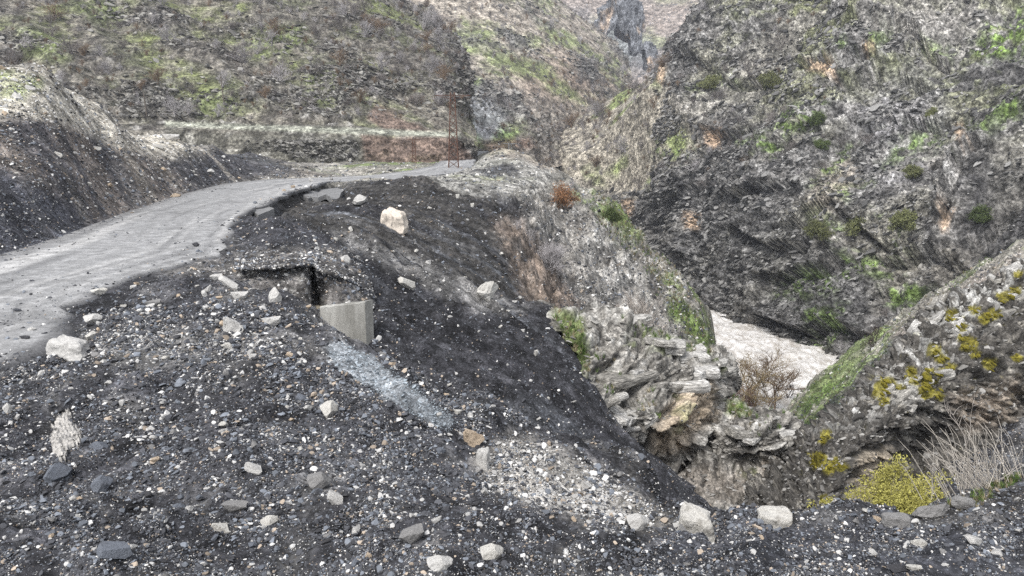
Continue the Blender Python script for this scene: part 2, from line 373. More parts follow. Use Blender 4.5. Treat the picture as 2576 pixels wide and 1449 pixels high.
# colours of the ground: what lies there
wx = VX + 22 * perlin(X / (.02 * D), Y / (.04 * D), Z / (.02 * D), 301) + 10 * perlin(X / (.007 * D), Y / (.014 * D), Z / (.007 * D), 302)
wy = VY + 16 * perlin(X / (.02 * D), Y / (.04 * D), Z / (.02 * D), 303)
n_lo = fbm(X / D * 40, np.log(D) * 20, None, wl=3, octs=4, seed=311)
n_hi = fbm(X, Y, Z, wl=.5, octs=3, seed=312)
col = np.broadcast_to(np.array([.036, .036, .04]), G.shape).copy()
col = mix(col, (.12, .118, .116), sstep(.02, .45, n_lo) * .75)
col = mix(col, (.016, .016, .018), sstep(.0, .3, -n_lo) * .8)
def lay(colr, pts, f=14, m=1.0, dmin=0, dmax=1e9, nz=None):
    global col
    k = vmask(wx, wy, pts, f) * m * (D > dmin) * (D < dmax)
    if nz is not None: k = k * nz
    col = mix(col, colr, k)
far_mask = sstep(56, 70, D)
col = mix(col, (.2, .19, .165), far_mask)
col = mix(col, (.1, .095, .08), sstep(95, 125, D) * .7)
col = mix(col, (.13, .17, .06), far_mask * sstep(.0, .25, fbm(X, Y, None, wl=9, octs=4, seed=321)) * .8)
lay((.12, .115, .11), [(250, 620), (560, 640), (880, 600), (880, 700), (660, 700), (420, 690)], 14, .8, 16, 40)
lay((.16, .156, .15), [(120, 840), (420, 830), (700, 840), (850, 880), (600, 900), (300, 930)], 26, .7, 5, 20)
lay((.03, .03, .034), [(560, 560), (640, 525), (800, 560), (880, 600), (860, 625), (600, 615)], 10, .9, 20, 45)
# embankment
lay((.04, .038, .036), [(690, 500), (860, 470), (1050, 440), (1240, 460), (1380, 770), (1240, 740), (870, 600), (700, 540)], 12, 1, 24, 66)
lay((.026, .026, .029), [(900, 600), (1250, 750), (1390, 790), (1480, 1000), (1770, 1310), (1640, 1295), (1440, 1130), (1180, 990), (935, 870), (930, 755), (870, 690)], 12, 1, 12, 45)
lay((.085, .09, .1), [(1180, 1000), (1380, 1010), (1560, 1140), (1600, 1200), (1440, 1120)], 30, .6, 12, 30)
lay((.13, .127, .123), [(850, 585), (1000, 625), (1130, 680), (1260, 735), (1330, 780), (1220, 790), (1100, 730), (960, 660), (860, 620)], 18, .8, 18, 36)
strk = sstep(.1, .5, perlin((ac + wob) / .9, al / 14, None, 331))
col = mix(col, (.085, .09, .1), m_emb * strk * .7 * (D > 14) * (D < 66))
strk2 = sstep(.15, .45, perlin((ac + wob) / .5, al / 10, None, 332))
col = mix(col, (.02, .02, .023), m_emb * strk2 * .85 * (D > 14) * (D < 66))
# gravel spills
lay((.215, .228, .24), [(815, 872), (855, 862), (935, 900), (1040, 980), (1140, 1062), (1130, 1085), (1060, 1058), (930, 975), (840, 920)], 7, 1, 5, 20)
lay((.3, .285, .26), [(1190, 1160), (1290, 1090), (1470, 1160), (1700, 1310), (1620, 1330), (1420, 1285), (1250, 1240)], 30, .8, 4, 16)
# flank of the ridge beyond
lay((.2, .16, .13), [(1250, 560), (1320, 560), (1430, 660), (1450, 770), (1330, 770)], 26, .8, 36, 80)
lay((.2, .19, .175), [(1330, 460), (1450, 500), (1640, 640), (1740, 760), (1800, 880), (1500, 830), (1420, 700), (1330, 560)], 24, .9, 40, 110)
lay((.34, .33, .31), [(1460, 560), (1540, 600), (1620, 700), (1640, 800), (1560, 760)], 24, .6, 40, 110)
rk = fbm(X, Y, Z * 2, wl=3.2, octs=4, gain=.65, seed=341)
col = mix(col, (.07, .066, .062), m_flank * sstep(.02, .3, rk) * .85)
grass_n = sstep(-.02, .3, fbm(X, Y, Z, wl=5, octs=4, seed=351))
lay((.115, .145, .05), [(1560, 500), (1650, 610), (1790, 830), (1800, 870), (1720, 800), (1640, 660), (1520, 560)], 30, .9, 56, 120, grass_n)
lay((.11, .155, .045), [(1690, 740), (1770, 820), (1810, 880), (1760, 870), (1690, 790)], 14, .9, 60, 120)
# bench with gravel heaps
lay((.2, .195, .18), [(1020, 470), (1100, 430), (1180, 380), (1330, 390), (1420, 440), (1350, 480), (1180, 500), (1080, 480)], 16, .9, 58, 125)
lay((.2, .21, .13), [(1090, 440), (1250, 440), (1330, 455), (1200, 465)], 10, .7, 58, 125, grass_n)
lay((.22, .19, .16), [(1200, 380), (1270, 365), (1370, 395), (1400, 430), (1300, 400)], 10, .8, 80, 130)
lay((.04, .04, .042), [(1185, 432), (1230, 412), (1300, 415), (1310, 432), (1250, 440)], 7, .95, 58, 125)
# spur and the right hand foreground
lay((.095, .145, .04), [(1940, 1060), (2060, 950), (2330, 800), (2450, 700), (2300, 860), (2180, 980), (2080, 1080), (1990, 1110)], 40, .9, 46, 140, .1 + .9 * grass_n)
lay((.21, .185, .165), [(2240, 830), (2576, 620), (2576, 690), (2420, 760), (2260, 860)], 18, .85, 46, 140)
lay((.042, .044, .052), [(1600, 1449), (1700, 1320), (1960, 1340), (2200, 1300), (2420, 1330), (2576, 1300), (2576, 1449)], 30, .85, 0, 9)
lay((.075, .073, .072), [(2230, 1320), (2420, 1230), (2640, 1170), (2640, 1290), (2420, 1330)], 14, .9, 3, 13)
# the cut bank
mb = m_bank
bn = fbm(X, Y, Z, wl=5, octs=4, seed=361)
col = mix(col, (.125, .108, .096), mb)
lower = vmask(wx, wy, [(-300, 430), (0, 420), (120, 480), (330, 610), (250, 660), (-300, 720)], 22) * (D > 20)
col = mix(col, (.052, .053, .062), lower)
lay((.05, .05, .055), [(330, 330), (560, 340), (800, 430), (620, 455), (480, 480), (420, 420)], 20, .9, 30)
sb = sstep(.12, .42, perlin((ac2 + wob2) / 1.3, al2 / 40, None, 362))
col = mix(col, (.04, .04, .046), mb * sb * .85)
sb2 = sstep(.2, .45, perlin((ac2 + wob2) / 1.9, al2 / 40, None, 363))
col = mix(col, (.26, .235, .2), mb * sb2 * .6 * (1 - .6 * lower))
lay((.42, .39, .33), [(-300, 100), (0, 155), (120, 165), (260, 240), (440, 330), (520, 380), (440, 400), (300, 370), (180, 320), (90, 290), (0, 300), (-300, 310)], 22, .95, 28, 90, .55 + .45 * sstep(-.3, .1, bn))
lay((.16, .2, .07), [(-300, 130), (0, 170), (110, 200), (60, 250), (0, 250), (-300, 260)], 20, .8, 28, 80, sstep(-.1, .2, bn))
lay((.27, .255, .23), [(560, 360), (800, 375), (905, 440), (830, 445), (740, 400)], 10, .7, 60)
col *= (1 + .35 * np.clip(n_hi, -1, 1.2))[..., None]
M_GROUND = ground_mat('debris_ground', (.05, .3, 1.5), .52, .04)
ground = obj('ground', grid_mesh('ground', G, M_GROUND, col), kind='structure')

# ---- road sheet
nr, nc = 420, 44
def road_grid():
    a = resample(road_left, nr); 
    # match along-road stations by nearest progress
    b = resample(road_right, nr); P = np.zeros((nr, nc, 3))
    t = np.linspace(0, 1, nc)[None, :, None]
    P[..., :2] = a[:, None] * (1 - t) + b[:, None] * t
    return P
RP = road_grid()
edge_n = perlin(RP[:, -1, 0] / 1.6, RP[:, -1, 1] / 1.6, None, 401) * .35 + perlin(RP[:, -1, 0] / .5, RP[:, -1, 1] / .5, None, 402) * .3
px_e, py_e = proj(RP[:, -1]); s_e0 = vmask(px_e / VS, py_e / VS, [(600, 560), (640, 500), (745, 455), (860, 440), (880, 480), (700, 540)], 14)
q_e = np.floor(np.arange(nr) / 3.2).astype(int); edge_n = edge_n + s_e0 * (np.random.default_rng(5).uniform(-1.1, .5, q_e.max() + 2)[q_e])
for k, w in ((-1, 1.0), (-2, .8), (-3, .55), (-4, .3)):
    dirx = RP[:, -1] - RP[:, -6]; dirx = dirx / (np.linalg.norm(dirx, axis=1, keepdims=True) + 1e-6)
    RP[:, k] += dirx * (edge_n * w)[:, None]
rx, ry = RP[..., 0], RP[..., 1]
RP[..., 2] = ZR + .05 * fbm(rx, ry, None, wl=4, octs=3, seed=410) + .012 * fbm(rx, ry, None, wl=.6, octs=3, seed=411)
s_edge = vmask(*[q / VS for q in proj(RP[:, -1])], [(600, 560), (640, 500), (745, 455), (860, 440), (880, 480), (700, 540)], 14)
RP[:, -1, 2] -= .1 * (1 - s_edge); RP[:, -2, 2] -= .04 * (1 - s_edge)
RB = RP[:, -1:].copy(); RB[..., 2] -= .22; RP2 = np.concatenate([RP, RB], 1)
rx, ry = RP2[..., 0], RP2[..., 1]
tt = np.concatenate([np.linspace(0, 1, nc), [1]])[None, :] + .06 * perlin(rx / 5, ry / 5, None, 420)
along = np.broadcast_to(np.arange(nr)[:, None] * .6, tt.shape)
track = fbm(tt * 9, along / 30, None, wl=1, octs=4, seed=421)
rc = np.broadcast_to(np.array([.25, .25, .25]), RP2.shape).copy()
rc = mix(rc, (.4, .395, .385), sstep(-.04, .3, track) * .75)
rc = mix(rc, (.1, .1, .1), sstep(.12, .42, fbm(rx, ry, None, wl=3, octs=5, gain=.6, seed=422)) * .75)
rc = mix(rc, (.12, .12, .122), sstep(.08, .3, fbm(tt * 14, along / 9, None, wl=1, octs=4, seed=423)) * .55)
rc = mix(rc, (.15, .147, .145), sstep(.16, .0, tt) * .7)
rc = mix(rc, (.06, .06, .064), sstep(.93, 1.0, tt + .05 * fbm(rx, ry, None, wl=.8, octs=4, seed=424)) * .9)
rc[:, -1] = (.05, .05, .05)
M_ROAD = ground_mat('dusty_asphalt', (.06, .5), .22, .02, .85, .3)
road = obj('road', grid_mesh('road', RP2, M_ROAD, rc), kind='structure')

# ================================================================== PATCHES: hillsides and rocks
def catmull(ctrl, n, m):
    K = np.asarray(ctrl, float)
    def ax(K, n):
        k = len(K); t = np.linspace(0, k - 1, n); i = np.minimum(t.astype(int), k - 2); f = (t - i)[:, None, None]
        p0 = np.where((i > 0)[:, None, None], K[np.maximum(i - 1, 0)], 2 * K[i] - K[i + 1]); p1 = K[i]; p2 = K[i + 1]
        p3 = np.where((i < k - 2)[:, None, None], K[np.minimum(i + 2, k - 1)], 2 * K[i + 1] - K[i])
        return p1 + .5 * f * (p2 - p0 + f * (2 * p0 - 5 * p1 + 4 * p2 - p3 + f * (3 * (p1 - p2) + p3 - p0)))
    K = ax(K, n).transpose(1, 0, 2); K = ax(K, m).transpose(1, 0, 2); return K
def patch_normals(P, away_from=None):
    a, b = np.gradient(P, axis=1), np.gradient(P, axis=0)
    N = np.cross(a, b); N /= np.linalg.norm(N, axis=-1, keepdims=True) + 1e-9
    if (N * P).sum() > 0: N = -N                                     # faces the viewpoint side
    for ax in (0, 1):                                                # even out
        for _ in range(3):
            Q = np.concatenate([N.take([0, 0, 0], ax), N, N.take([-1, -1, -1], ax)], ax); c_ = np.cumsum(Q, ax)
            n_ = N.shape[ax]; N = (c_.take(range(6, n_ + 6), ax) - np.concatenate([np.zeros_like(c_.take([0], ax)), c_.take(range(0, n_ - 1), ax)], ax)) / 7
    return N / (np.linalg.norm(N, axis=-1, keepdims=True) + 1e-9)
def pts(rows):
    return np.array([[at(*p) for p in r] for r in rows])
PATCH = {}
def keep(name, P, N):
    px, py = proj(P); PATCH[name] = (P.reshape(-1, 3), N.reshape(-1, 3), px.ravel(), py.ravel()); return px / VS, py / VS
def patch_hit(name, px, py):
    P, N, X_, Y_ = PATCH[name]; d2 = (X_ - px) ** 2 + (Y_ - py) ** 2
    c = np.nonzero(d2 < max(9, d2.min() * 1.5))[0]; i = c[np.argmin(P[c, 1])]
    return P[i].copy(), N[i].copy()
# ---- hillside at the left, with the track cut into its foot
rowsL = [
 [(-420, 200, 120), (-150, 180, 115), (0, 172, 112), (120, 172, 122), (240, 170, 128), (330, 170, 130), (400, 168, 132), (455, 166, 134), (490, 172, 150)],
 [(-420, 150, 128), (-150, 140, 122), (0, 134, 120), (120, 131, 130), (240, 128, 136), (330, 132, 137), (400, 136, 138), (452, 138, 139), (482, 150, 154)],
 [(-420, 145, 133), (-150, 135, 127), (0, 129, 125), (120, 125, 136), (240, 125, 142), (330, 130, 143), (400, 134, 144), (455, 136, 145), (480, 140, 158)],
 [(-420, 100, 150), (-150, 95, 142), (0, 90, 139), (120, 88, 150), (240, 90, 157), (330, 96, 159), (395, 103, 161), (448, 108, 166), (472, 118, 186)],
 [(-420, 45, 172), (-150, 40, 163), (0, 40, 160), (120, 40, 171), (240, 44, 179), (330, 52, 183), (390, 60, 187), (446, 68, 194), (468, 80, 215)],
 [(-420, -10, 198), (-150, -12, 188), (0, -10, 185), (120, -10, 196), (240, -6, 204), (320, 2, 209), (375, 12, 214), (436, 34, 222), (460, 44, 245)],
 [(-420, -80, 235), (-150, -80, 225), (0, -80, 222), (120, -80, 232), (220, -75, 240), (290, -62, 246), (345, -45, 252), (400, -8, 262), (432, 0, 290)],
]
PL = catmull(pts(rowsL), 300, 560); NL = patch_normals(PL)
bx_, by_ = proj(PL); bx_, by_ = bx_ / VS, by_ / VS
spur_ = 1 - 2.2 * np.abs(perlin((bx_ * .62 - by_ * .78 + 40 * fbm(PL[..., 0], PL[..., 1], PL[..., 2], wl=30, octs=2, seed=498)) / 190, (bx_ * .78 + by_ * .62) / 900, None, 499))
x, y, z = PL[..., 0], PL[..., 1], PL[..., 2]
bench = vmask(bx_, by_, [(-200, 310), (415, 300), (600, 306), (950, 320), (1160, 330), (1170, 354), (950, 346), (600, 334), (415, 326), (-200, 330)], 14)
led = fbm(x * .5, y * .5, z * 1.7, wl=7, octs=5, gain=.62, seed=501, ridged=True)
rockL = sstep(-.02, .36, fbm(x, y, z * 1.5, wl=22, octs=4, gain=.6, seed=505) + .35 * (led - .3))
hitrk = sstep(0, .08, fbm(x, y, z, wl=40, octs=2, seed=506) + .2)
PL = PL + NL * (2.6 * (spur_ - .4) * sstep(.25, .45, np.linspace(0, 1, 300))[:, None] + 1.5 * fbm(x, y, z, wl=40, octs=2, seed=507) - .9 + (led - .35) * (.7 + 2.6 * rockL) + .5 * perlin(x / 1.3, y / 1.3, z / 1.3, 508) * rockL)[..., None] * (1 - .92 * bench)[..., None]
vx, vy = keep('left', PL, NL)
ew = 18 * perlin(x / 8, y / 8, z / 8, 511); wx, wy = vx + ew, vy + 12 * perlin(x / 8, y / 8, z / 8, 512)
gn = fbm(x, y, z * 1.4, wl=20, octs=5, gain=.6, seed=513)
gsp = fbm(x, y, z * 1.6, wl=4, octs=4, gain=.65, seed=514)
cL = np.broadcast_to(np.array([.155, .143, .12]), PL.shape).copy()
cL = mix(cL, (.1, .085, .07), sstep(-.05, .25, gsp) * .7)
cL = mix(cL, (.115, .135, .05), sstep(-.12, .25, gn + .3 * gsp) * .8 * (1 - .75 * rockL))
cL = mix(cL, (.075, .07, .066), rockL * (.5 + .5 * sstep(-.2, .3, gsp)) * .9)
cL = mix(cL, (.06, .056, .052), sstep(.5, .8, spur_) * .6 * sstep(-.1, .2, gsp + .2))
cL = mix(cL, (.33, .32, .3), rockL * sstep(.12, .4, fbm(x, y, z, wl=2, octs=3, seed=515)) * .6)
for p in ([(50, 70), (160, 80), (170, 150), (60, 140)], [(480, 250), (590, 230), (600, 275), (500, 290)], [(860, 210), (1000, 270), (1080, 320), (960, 270)], [(180, 0), (330, 0), (300, 60), (200, 40)], [(580, 90), (760, 60), (800, 130), (640, 150)], [(760, 190), (850, 190), (830, 270), (770, 260)]):
    cL = mix(cL, (.125, .155, .055), vmask(wx, wy, p, 26) * .75 * sstep(-.3, .1, gsp))
# brown cut above and below the track
cut = np.maximum(vmask(wx, wy, [(905, 338), (1150, 345), (1185, 400), (1150, 415), (900, 415)], 9), vmask(wx, wy, [(950, 258), (1010, 290), (1080, 335), (960, 330), (930, 300)], 9))
cL = mix(cL, (.135, .1, .082), cut * .92)
cL = mix(cL, (.085, .083, .07), vmask(wx, wy, [(420, 322), (905, 342), (910, 410), (860, 420), (420, 420)], 12) * .75)
cL = mix(cL, (.3, .29, .26), vmask(wx, wy, [(420, 322), (905, 342), (910, 410), (860, 420), (420, 420)], 12) * sstep(.1, .3, gsp) * .6)
trk = vmask(vx, vy, [(415, 304), (600, 312), (950, 324), (1155, 334), (1162, 346), (940, 338), (600, 326), (415, 317)], 5)
cL = mix(cL, (.25, .255, .21), trk * .95)
M_HILL = ground_mat('hill_turf_and_rock', (.5, 2.2), .6, .4)
obj('hillside', grid_mesh('hillside', PL, M_HILL, cL), kind='structure')

# ---- hill in the middle distance
rowsC = [
 [(330, 172, 250), (420, 168, 245), (470, 166, 240), (520, 166, 250), (560, 165, 285), (610, 150, 345)],
 [(330, 130, 270), (420, 130, 268), (470, 142, 254), (520, 146, 264), (562, 140, 305), (616, 122, 365)],
 [(330, 80, 310), (420, 90, 300), (470, 105, 285), (525, 112, 298), (575, 108, 340), (628, 92, 400)],
 [(330, 35, 350), (420, 45, 338), (480, 60, 328), (540, 68, 345), (592, 68, 385), (634, 70, 440)],
 [(330, -20, 400), (420, -12, 388), (480, 5, 380), (530, 18, 392), (572, 26, 420), (612, 40, 470)],
 [(330, -90, 460), (420, -80, 448), (470, -70, 440), (500, -50, 450), (520, -30, 480), (545, -10, 530)],
]
PC = catmull(pts(rowsC), 240, 260); NC = patch_normals(PC); x, y, z = PC[..., 0], PC[..., 1], PC[..., 2]
led = fbm(x, y, z * 1.5, wl=16, octs=5, gain=.6, seed=531, ridged=True)
rkC = sstep(.1, .5, fbm(x, y, z * 1.6, wl=45, octs=4, gain=.6, seed=535) + .35 * (led - .3)) 
vx, vy = proj(PC); vx, vy = vx / VS, vy / VS
lowc = vmask(vx, vy, [(1100, 170), (1300, 220), (1500, 300), (1400, 400), (1150, 420)], 40)
rkC = np.clip(rkC + .5 * lowc * sstep(.0, .3, led), 0, 1)
PC = PC + NC * (3 * fbm(x, y, z, wl=70, octs=2, seed=537) - 1 + (led - .4) * (.9 + 4.6 * rkC))[..., None]
vx, vy = keep('centre', PC, NC)
gn = fbm(x, y, z * 1.4, wl=35, octs=5, gain=.6, seed=543); gsp = fbm(x, y, z * 1.6, wl=7, octs=4, gain=.65, seed=544)
cC = np.broadcast_to(np.array([.28, .25, .21]), PC.shape).copy()
cC = mix(cC, (.17, .14, .115), sstep(-.05, .3, gsp) * .6)
cC = mix(cC, (.21, .15, .115), vmask(vx, vy, [(1290, 150), (1450, 130), (1560, 220), (1440, 270), (1320, 240)], 60) * .55)
cC = mix(cC, (.15, .19, .07), sstep(-.05, .3, gn + .3 * gsp) * .75 * (1 - .6 * rkC))
cC = mix(cC, (.1, .1, .1), rkC * .8); cC = mix(cC, (.4, .385, .36), rkC * sstep(.05, .35, gsp) * .6)
cC = mix(cC, (.33, .34, .36), vmask(vx + 15 * gsp, vy, [(1140, 200), (1190, 210), (1270, 290), (1280, 340), (1220, 370), (1160, 300)], 16) * .65)
for p in ([(1140, 180), (1210, 200), (1200, 215), (1130, 205)], [(1260, 320), (1300, 330), (1290, 380), (1230, 360)], [(1190, 330), (1240, 380), (1200, 370)], [(1140, 240), (1190, 300), (1160, 280)]):
    cC = mix(cC, (.15, .22, .06), vmask(vx + 10 * gsp, vy, p, 14) * .8)
cC = mix(cC, (.19, .13, .1), vmask(vx, vy, [(1210, 355), (1330, 345), (1350, 372), (1220, 385)], 12) * .8)
M_FAR = ground_mat('far_hill_turf', (1.2, 5), .55, .8)
obj('middle_hillside', grid_mesh('middle_hillside', PC, M_FAR, cC), kind='structure')

# ---- far valley side behind
rowsF = [
 [(380, 130, 640), (480, 120, 640), (560, 115, 650), (640, 110, 640), (740, 100, 600), (860, 60, 600)],
 [(380, 70, 720), (480, 70, 720), (560, 70, 720), (640, 66, 710), (740, 52, 680), (860, 20, 680)],
 [(380, 20, 800), (480, 20, 800), (560, 22, 800), (640, 22, 800), (740, 8, 780), (860, -20, 780)],
 [(380, -40, 900), (480, -40, 900), (560, -40, 900), (640, -40, 900), (740, -50, 890), (860, -60, 890)],
 [(380, -120, 1040), (480, -120, 1040), (560, -120, 1040), (640, -120, 1040), (740, -120, 1040), (860, -120, 1040)],
]
PF = catmull(pts(rowsF), 150, 200); NF = patch_normals(PF); x, y, z = PF[..., 0], PF[..., 1], PF[..., 2]
led = fbm(x, y, z * 1.5, wl=45, octs=5, gain=.6, seed=551, ridged=True)
vx, vy = proj(PF); vx, vy = vx / VS, vy / VS
crag = vmask(vx, vy, [(1440, 80), (1500, 60), (1560, 60), (1620, 110), (1680, 150), (1660, 190), (1560, 180), (1460, 120)], 30)
crag = np.clip(crag + vmask(vx, vy, [(1340, 20), (1480, 30), (1480, 100), (1380, 80)], 24) * .6, 0, 1)
PF = PF + NF * (5 * fbm(x, y, z, wl=130, octs=2, seed=557) + (led - .35) * (2.5 + 9 * crag))[..., None]
keep('far', PF, NF)
gsp = fbm(x, y, z * 1.6, wl=14, octs=4, gain=.65, seed=564); gn = fbm(x, y, z, wl=60, octs=4, seed=565)
cF = np.broadcast_to(np.array([.25, .215, .19]), PF.shape).copy()
cF = mix(cF, (.16, .13, .11), sstep(0, .3, gsp) * .6); cF = mix(cF, (.17, .2, .1), sstep(0, .3, gn) * .6)
cF = mix(cF, (.13, .14, .15), crag * .8); cF = mix(cF, (.3, .31, .32), crag * sstep(.05, .3, gsp) * .5)
obj('far_hillside', grid_mesh('far_hillside', PF, M_FAR, cF), kind='structure')

# ---- the mountain wall across the river
rowsM = [
 [(490, 190, 330), (540, 205, 285), (580, 230, 262), (620, 262, 240), (660, 290, 222), (700, 318, 190), (745, 345, 162), (800, 380, 136), (825, 392, 128), (900, 400, 112), (1024, 370, 106), (1160, 340, 98), (1320, 320, 92)],
 [(497, 172, 335), (550, 165, 296), (592, 180, 272), (625, 205, 246), (655, 240, 228), (698, 300, 194), (745, 325, 165), (800, 358, 140), (835, 366, 131), (900, 345, 121), (1024, 280, 114), (1160, 230, 106), (1320, 190, 100)],
 [(503, 166, 342), (557, 148, 306), (600, 150, 284), (630, 165, 250), (660, 195, 226), (700, 240, 200), (750, 258, 176), (805, 280, 153), (850, 285, 143), (910, 265, 134), (1024, 205, 128), (1160, 150, 122), (1320, 100, 116)],
 [(508, 162, 350), (560, 136, 318), (605, 122, 298), (640, 118, 258), (672, 135, 234), (712, 160, 212), (760, 172, 192), (812, 180, 172), (860, 178, 162), (920, 160, 154), (1024, 110, 148), (1160, 50, 142), (1320, 0, 138)],
 [(512, 159, 358), (560, 128, 330), (610, 100, 314), (646, 78, 272), (684, 78, 250), (728, 80, 232), (775, 82, 214), (820, 80, 198), (868, 72, 188), (925, 55, 182), (1024, 10, 174), (1160, -50, 170), (1320, -100, 168)],
 [(514, 158, 366), (560, 125, 342), (612, 88, 328), (650, 62, 288), (690, 36, 274), (735, 2, 262), (785, -10, 246), (830, -20, 230), (875, -30, 220), (930, -45, 214), (1024, -90, 208), (1160, -140, 206), (1320, -190, 206)],
 [(516, 160, 380), (563, 128, 356), (616, 92, 345), (656, 66, 306), (698, 34, 300), (745, -30, 296), (800, -90, 284), (845, -105, 268), (890, -120, 258), (945, -140, 252), (1035, -190, 250), (1170, -240, 250), (1330, -290, 250)],
]
PM = catmull(pts(rowsM), 460, 640); NM = patch_normals(PM); x, y, z = PM[..., 0], PM[..., 1], PM[..., 2]
vx, vy = proj(PM); vx, vy = vx / VS, vy / VS
# tilted beds: distance along the bedding normal
bn_ = np.array([-.36, .25, .9]); bn_ /= np.linalg.norm(bn_)
bed = x * bn_[0] + y * bn_[1] + z * bn_[2]
bedw = bed + 2.2 * fbm(x, y, z, wl=30, octs=3, seed=571)
def ledges(b, per, seed):
    k = b / per; i = np.floor(k); f = k - i
    j = (_h(i.astype(np.int64), np.zeros_like(i, dtype=np.int64), np.zeros_like(i, dtype=np.int64), seed) % np.uint32(1000)) / 1000.0
    return (sstep(0, .75, f) - sstep(.82, 1.0, f)) * (.35 + .65 * j)
acr = .74 * vx + .67 * vy; aln = -.67 * vx + .74 * vy
ribs = 1 - 2.2 * np.abs(perlin((acr + 60 * fbm(x, y, z, wl=40, octs=2, seed=568)) / 330, aln / 1300, None, 566)); ribs2 = 1 - 2.2 * np.abs(perlin((acr + 40 * fbm(x, y, z, wl=25, octs=2, seed=569)) / 130, aln / 620, None, 567))
soft = vmask(vx, vy, [(1300, 400), (1500, 180), (1640, 150), (1720, 330), (1560, 480), (1400, 460)], 40)
w1 = fbm(x, y, z, wl=34, octs=3, gain=.55, seed=574, ridged=True)
w2 = fbm(x, y, bed * 2.2, wl=11, octs=5, gain=.66, seed=577, ridged=True)
d1, d2, cv = worley(x / 3.2, y / 3.2, bedw / 1.7, 579)
blk = np.clip(d2 - d1, 0, .5)
e1, e2, ev = worley(x / 1.25, y / 1.25, bedw / .8, 580)
hard = 1 - .9 * soft
crack = np.zeros(vx.shape)
for ln in ([(2050, 600), (2095, 570), (2135, 545), (2180, 590), (2230, 620)], [(2490, 430), (2420, 490), (2390, 560)], [(2576, 470), (2490, 530), (2440, 600)], [(1700, 130), (1830, 180), (1900, 150)], [(2040, 175), (2120, 215), (2200, 190)], [(2130, 240), (2260, 180), (2330, 190)], [(2200, 320), (2290, 300), (2370, 310)], [(1760, 300), (1850, 310), (1920, 270)], [(1920, 800), (2000, 820), (2080, 790), (2170, 830)], [(1960, 700), (2080, 690), (2130, 660)], [(2400, 420), (2480, 330), (2576, 280)], [(1640, 560), (1720, 640), (1740, 740)], [(2180, 100), (2280, 70), (2360, 110)], [(1830, 480), (1930, 520), (2010, 500)], [(2230, 640), (2330, 620), (2420, 660)], [(1900, 600), (1980, 640), (2060, 640)]):
    L2 = np.array(ln, float); dd = np.full(vx.shape, 1e9); sd_ = np.zeros(vx.shape); wxx = vx + 14 * fbm(x, y, z, wl=10, octs=3, seed=584); wyy = vy + 12 * fbm(x, y, z, wl=10, octs=3, seed=585)
    for q in range(len(L2) - 1):
        e = L2[q + 1] - L2[q]; t = np.clip(((wxx - L2[q, 0]) * e[0] + (wyy - L2[q, 1]) * e[1]) / (e @ e), 0, 1); ox, oy = wxx - L2[q, 0] - t * e[0], wyy - L2[q, 1] - t * e[1]; d_ = np.hypot(ox, oy); k_ = d_ < dd; dd = np.where(k_, d_, dd); sd_ = np.where(k_, oy, sd_)
    crack += np.where(sd_ < 0, 2.8 * np.exp(-dd / 30), -3.4 * np.exp(-dd / 16))
dM = (crack + (ribs - .3) * 11 * sstep(0, .12, np.linspace(0, 1, PM.shape[0]))[:, None] + (ribs2 - .3) * 2.6 * hard + 4.5 * w1 * hard + 1.6 * fbm(x, y, z, wl=18, octs=2, seed=575) + (w2 - .3) * 2.9 * hard + ledges(bedw, 5.2, 3) * 1.5 * hard + ledges(bedw + .7 * perlin(x / 4, y / 4, z / 4, 582), 2.1, 5) * .6 * hard + (blk - .2) * 1.5 * hard + cv * .9 * hard + (np.clip(e2 - e1, 0, .45) - .2) * .8 * hard + ev * .35 * hard + 1.5 * fbm(x, y, bed * 1.6, wl=4.2, octs=3, gain=.65, seed=583, ridged=True) * hard)
PM = PM + NM * (dM - dM.mean() - 1.0)[..., None]
vx, vy = keep('mountain', PM, NM)
ew = fbm(x, y, z, wl=9, octs=4, gain=.6, seed=591); wx = vx + 45 * ew; wy = vy + 34 * fbm(x, y, z, wl=9, octs=4, gain=.6, seed=592)
gsp = fbm(x, y, bed * 1.8, wl=3, octs=4, gain=.7, seed=593); gmd = fbm(x, y, bed * 1.6, wl=16, octs=4, gain=.6, seed=594)
cM = np.broadcast_to(np.array([.135, .13, .124]), PM.shape).copy()
cM = mix(cM, (.042, .041, .042), sstep(-.02, .2, gsp) * .8)
mac = fbm(x, y, bed * 1.2, wl=38, octs=3, gain=.6, seed=586)
cM = mix(cM, (.29, .283, .272), sstep(.08, .26, fbm(x, y, bed * 1.5, wl=2.2, octs=3, gain=.7, seed=595)) * .8)
cM = mix(cM, (.06, .058, .058), sstep(.02, .25, mac) * .6)
cM = mix(cM, (.21, .2, .165), sstep(.25, -.3, ribs2) * .55)
cM = mix(cM, (.24, .22, .18), sstep(.0, .4, gmd) * .45)
upper = sstep(420, 100, vy) * sstep(1650, 2000, vx)
cM = mix(cM, (.15, .165, .075), sstep(-.06, .22, gmd + .4 * gsp) * .65 * upper)
cM = mix(cM, (.3, .285, .26), sstep(.0, .35, fbm(x, y, z, wl=26, octs=3, seed=598)) * .5 * upper)
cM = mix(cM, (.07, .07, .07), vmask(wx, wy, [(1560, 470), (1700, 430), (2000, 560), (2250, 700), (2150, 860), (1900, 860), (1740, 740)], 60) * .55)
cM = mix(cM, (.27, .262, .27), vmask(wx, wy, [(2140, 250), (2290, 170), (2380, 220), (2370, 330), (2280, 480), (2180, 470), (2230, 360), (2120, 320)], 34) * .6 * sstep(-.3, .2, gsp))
cM = mix(cM, (.06, .058, .06), vmask(wx, wy, [(2480, 440), (2576, 400), (2640, 420), (2640, 620), (2560, 640), (2380, 560)], 34) * .55)
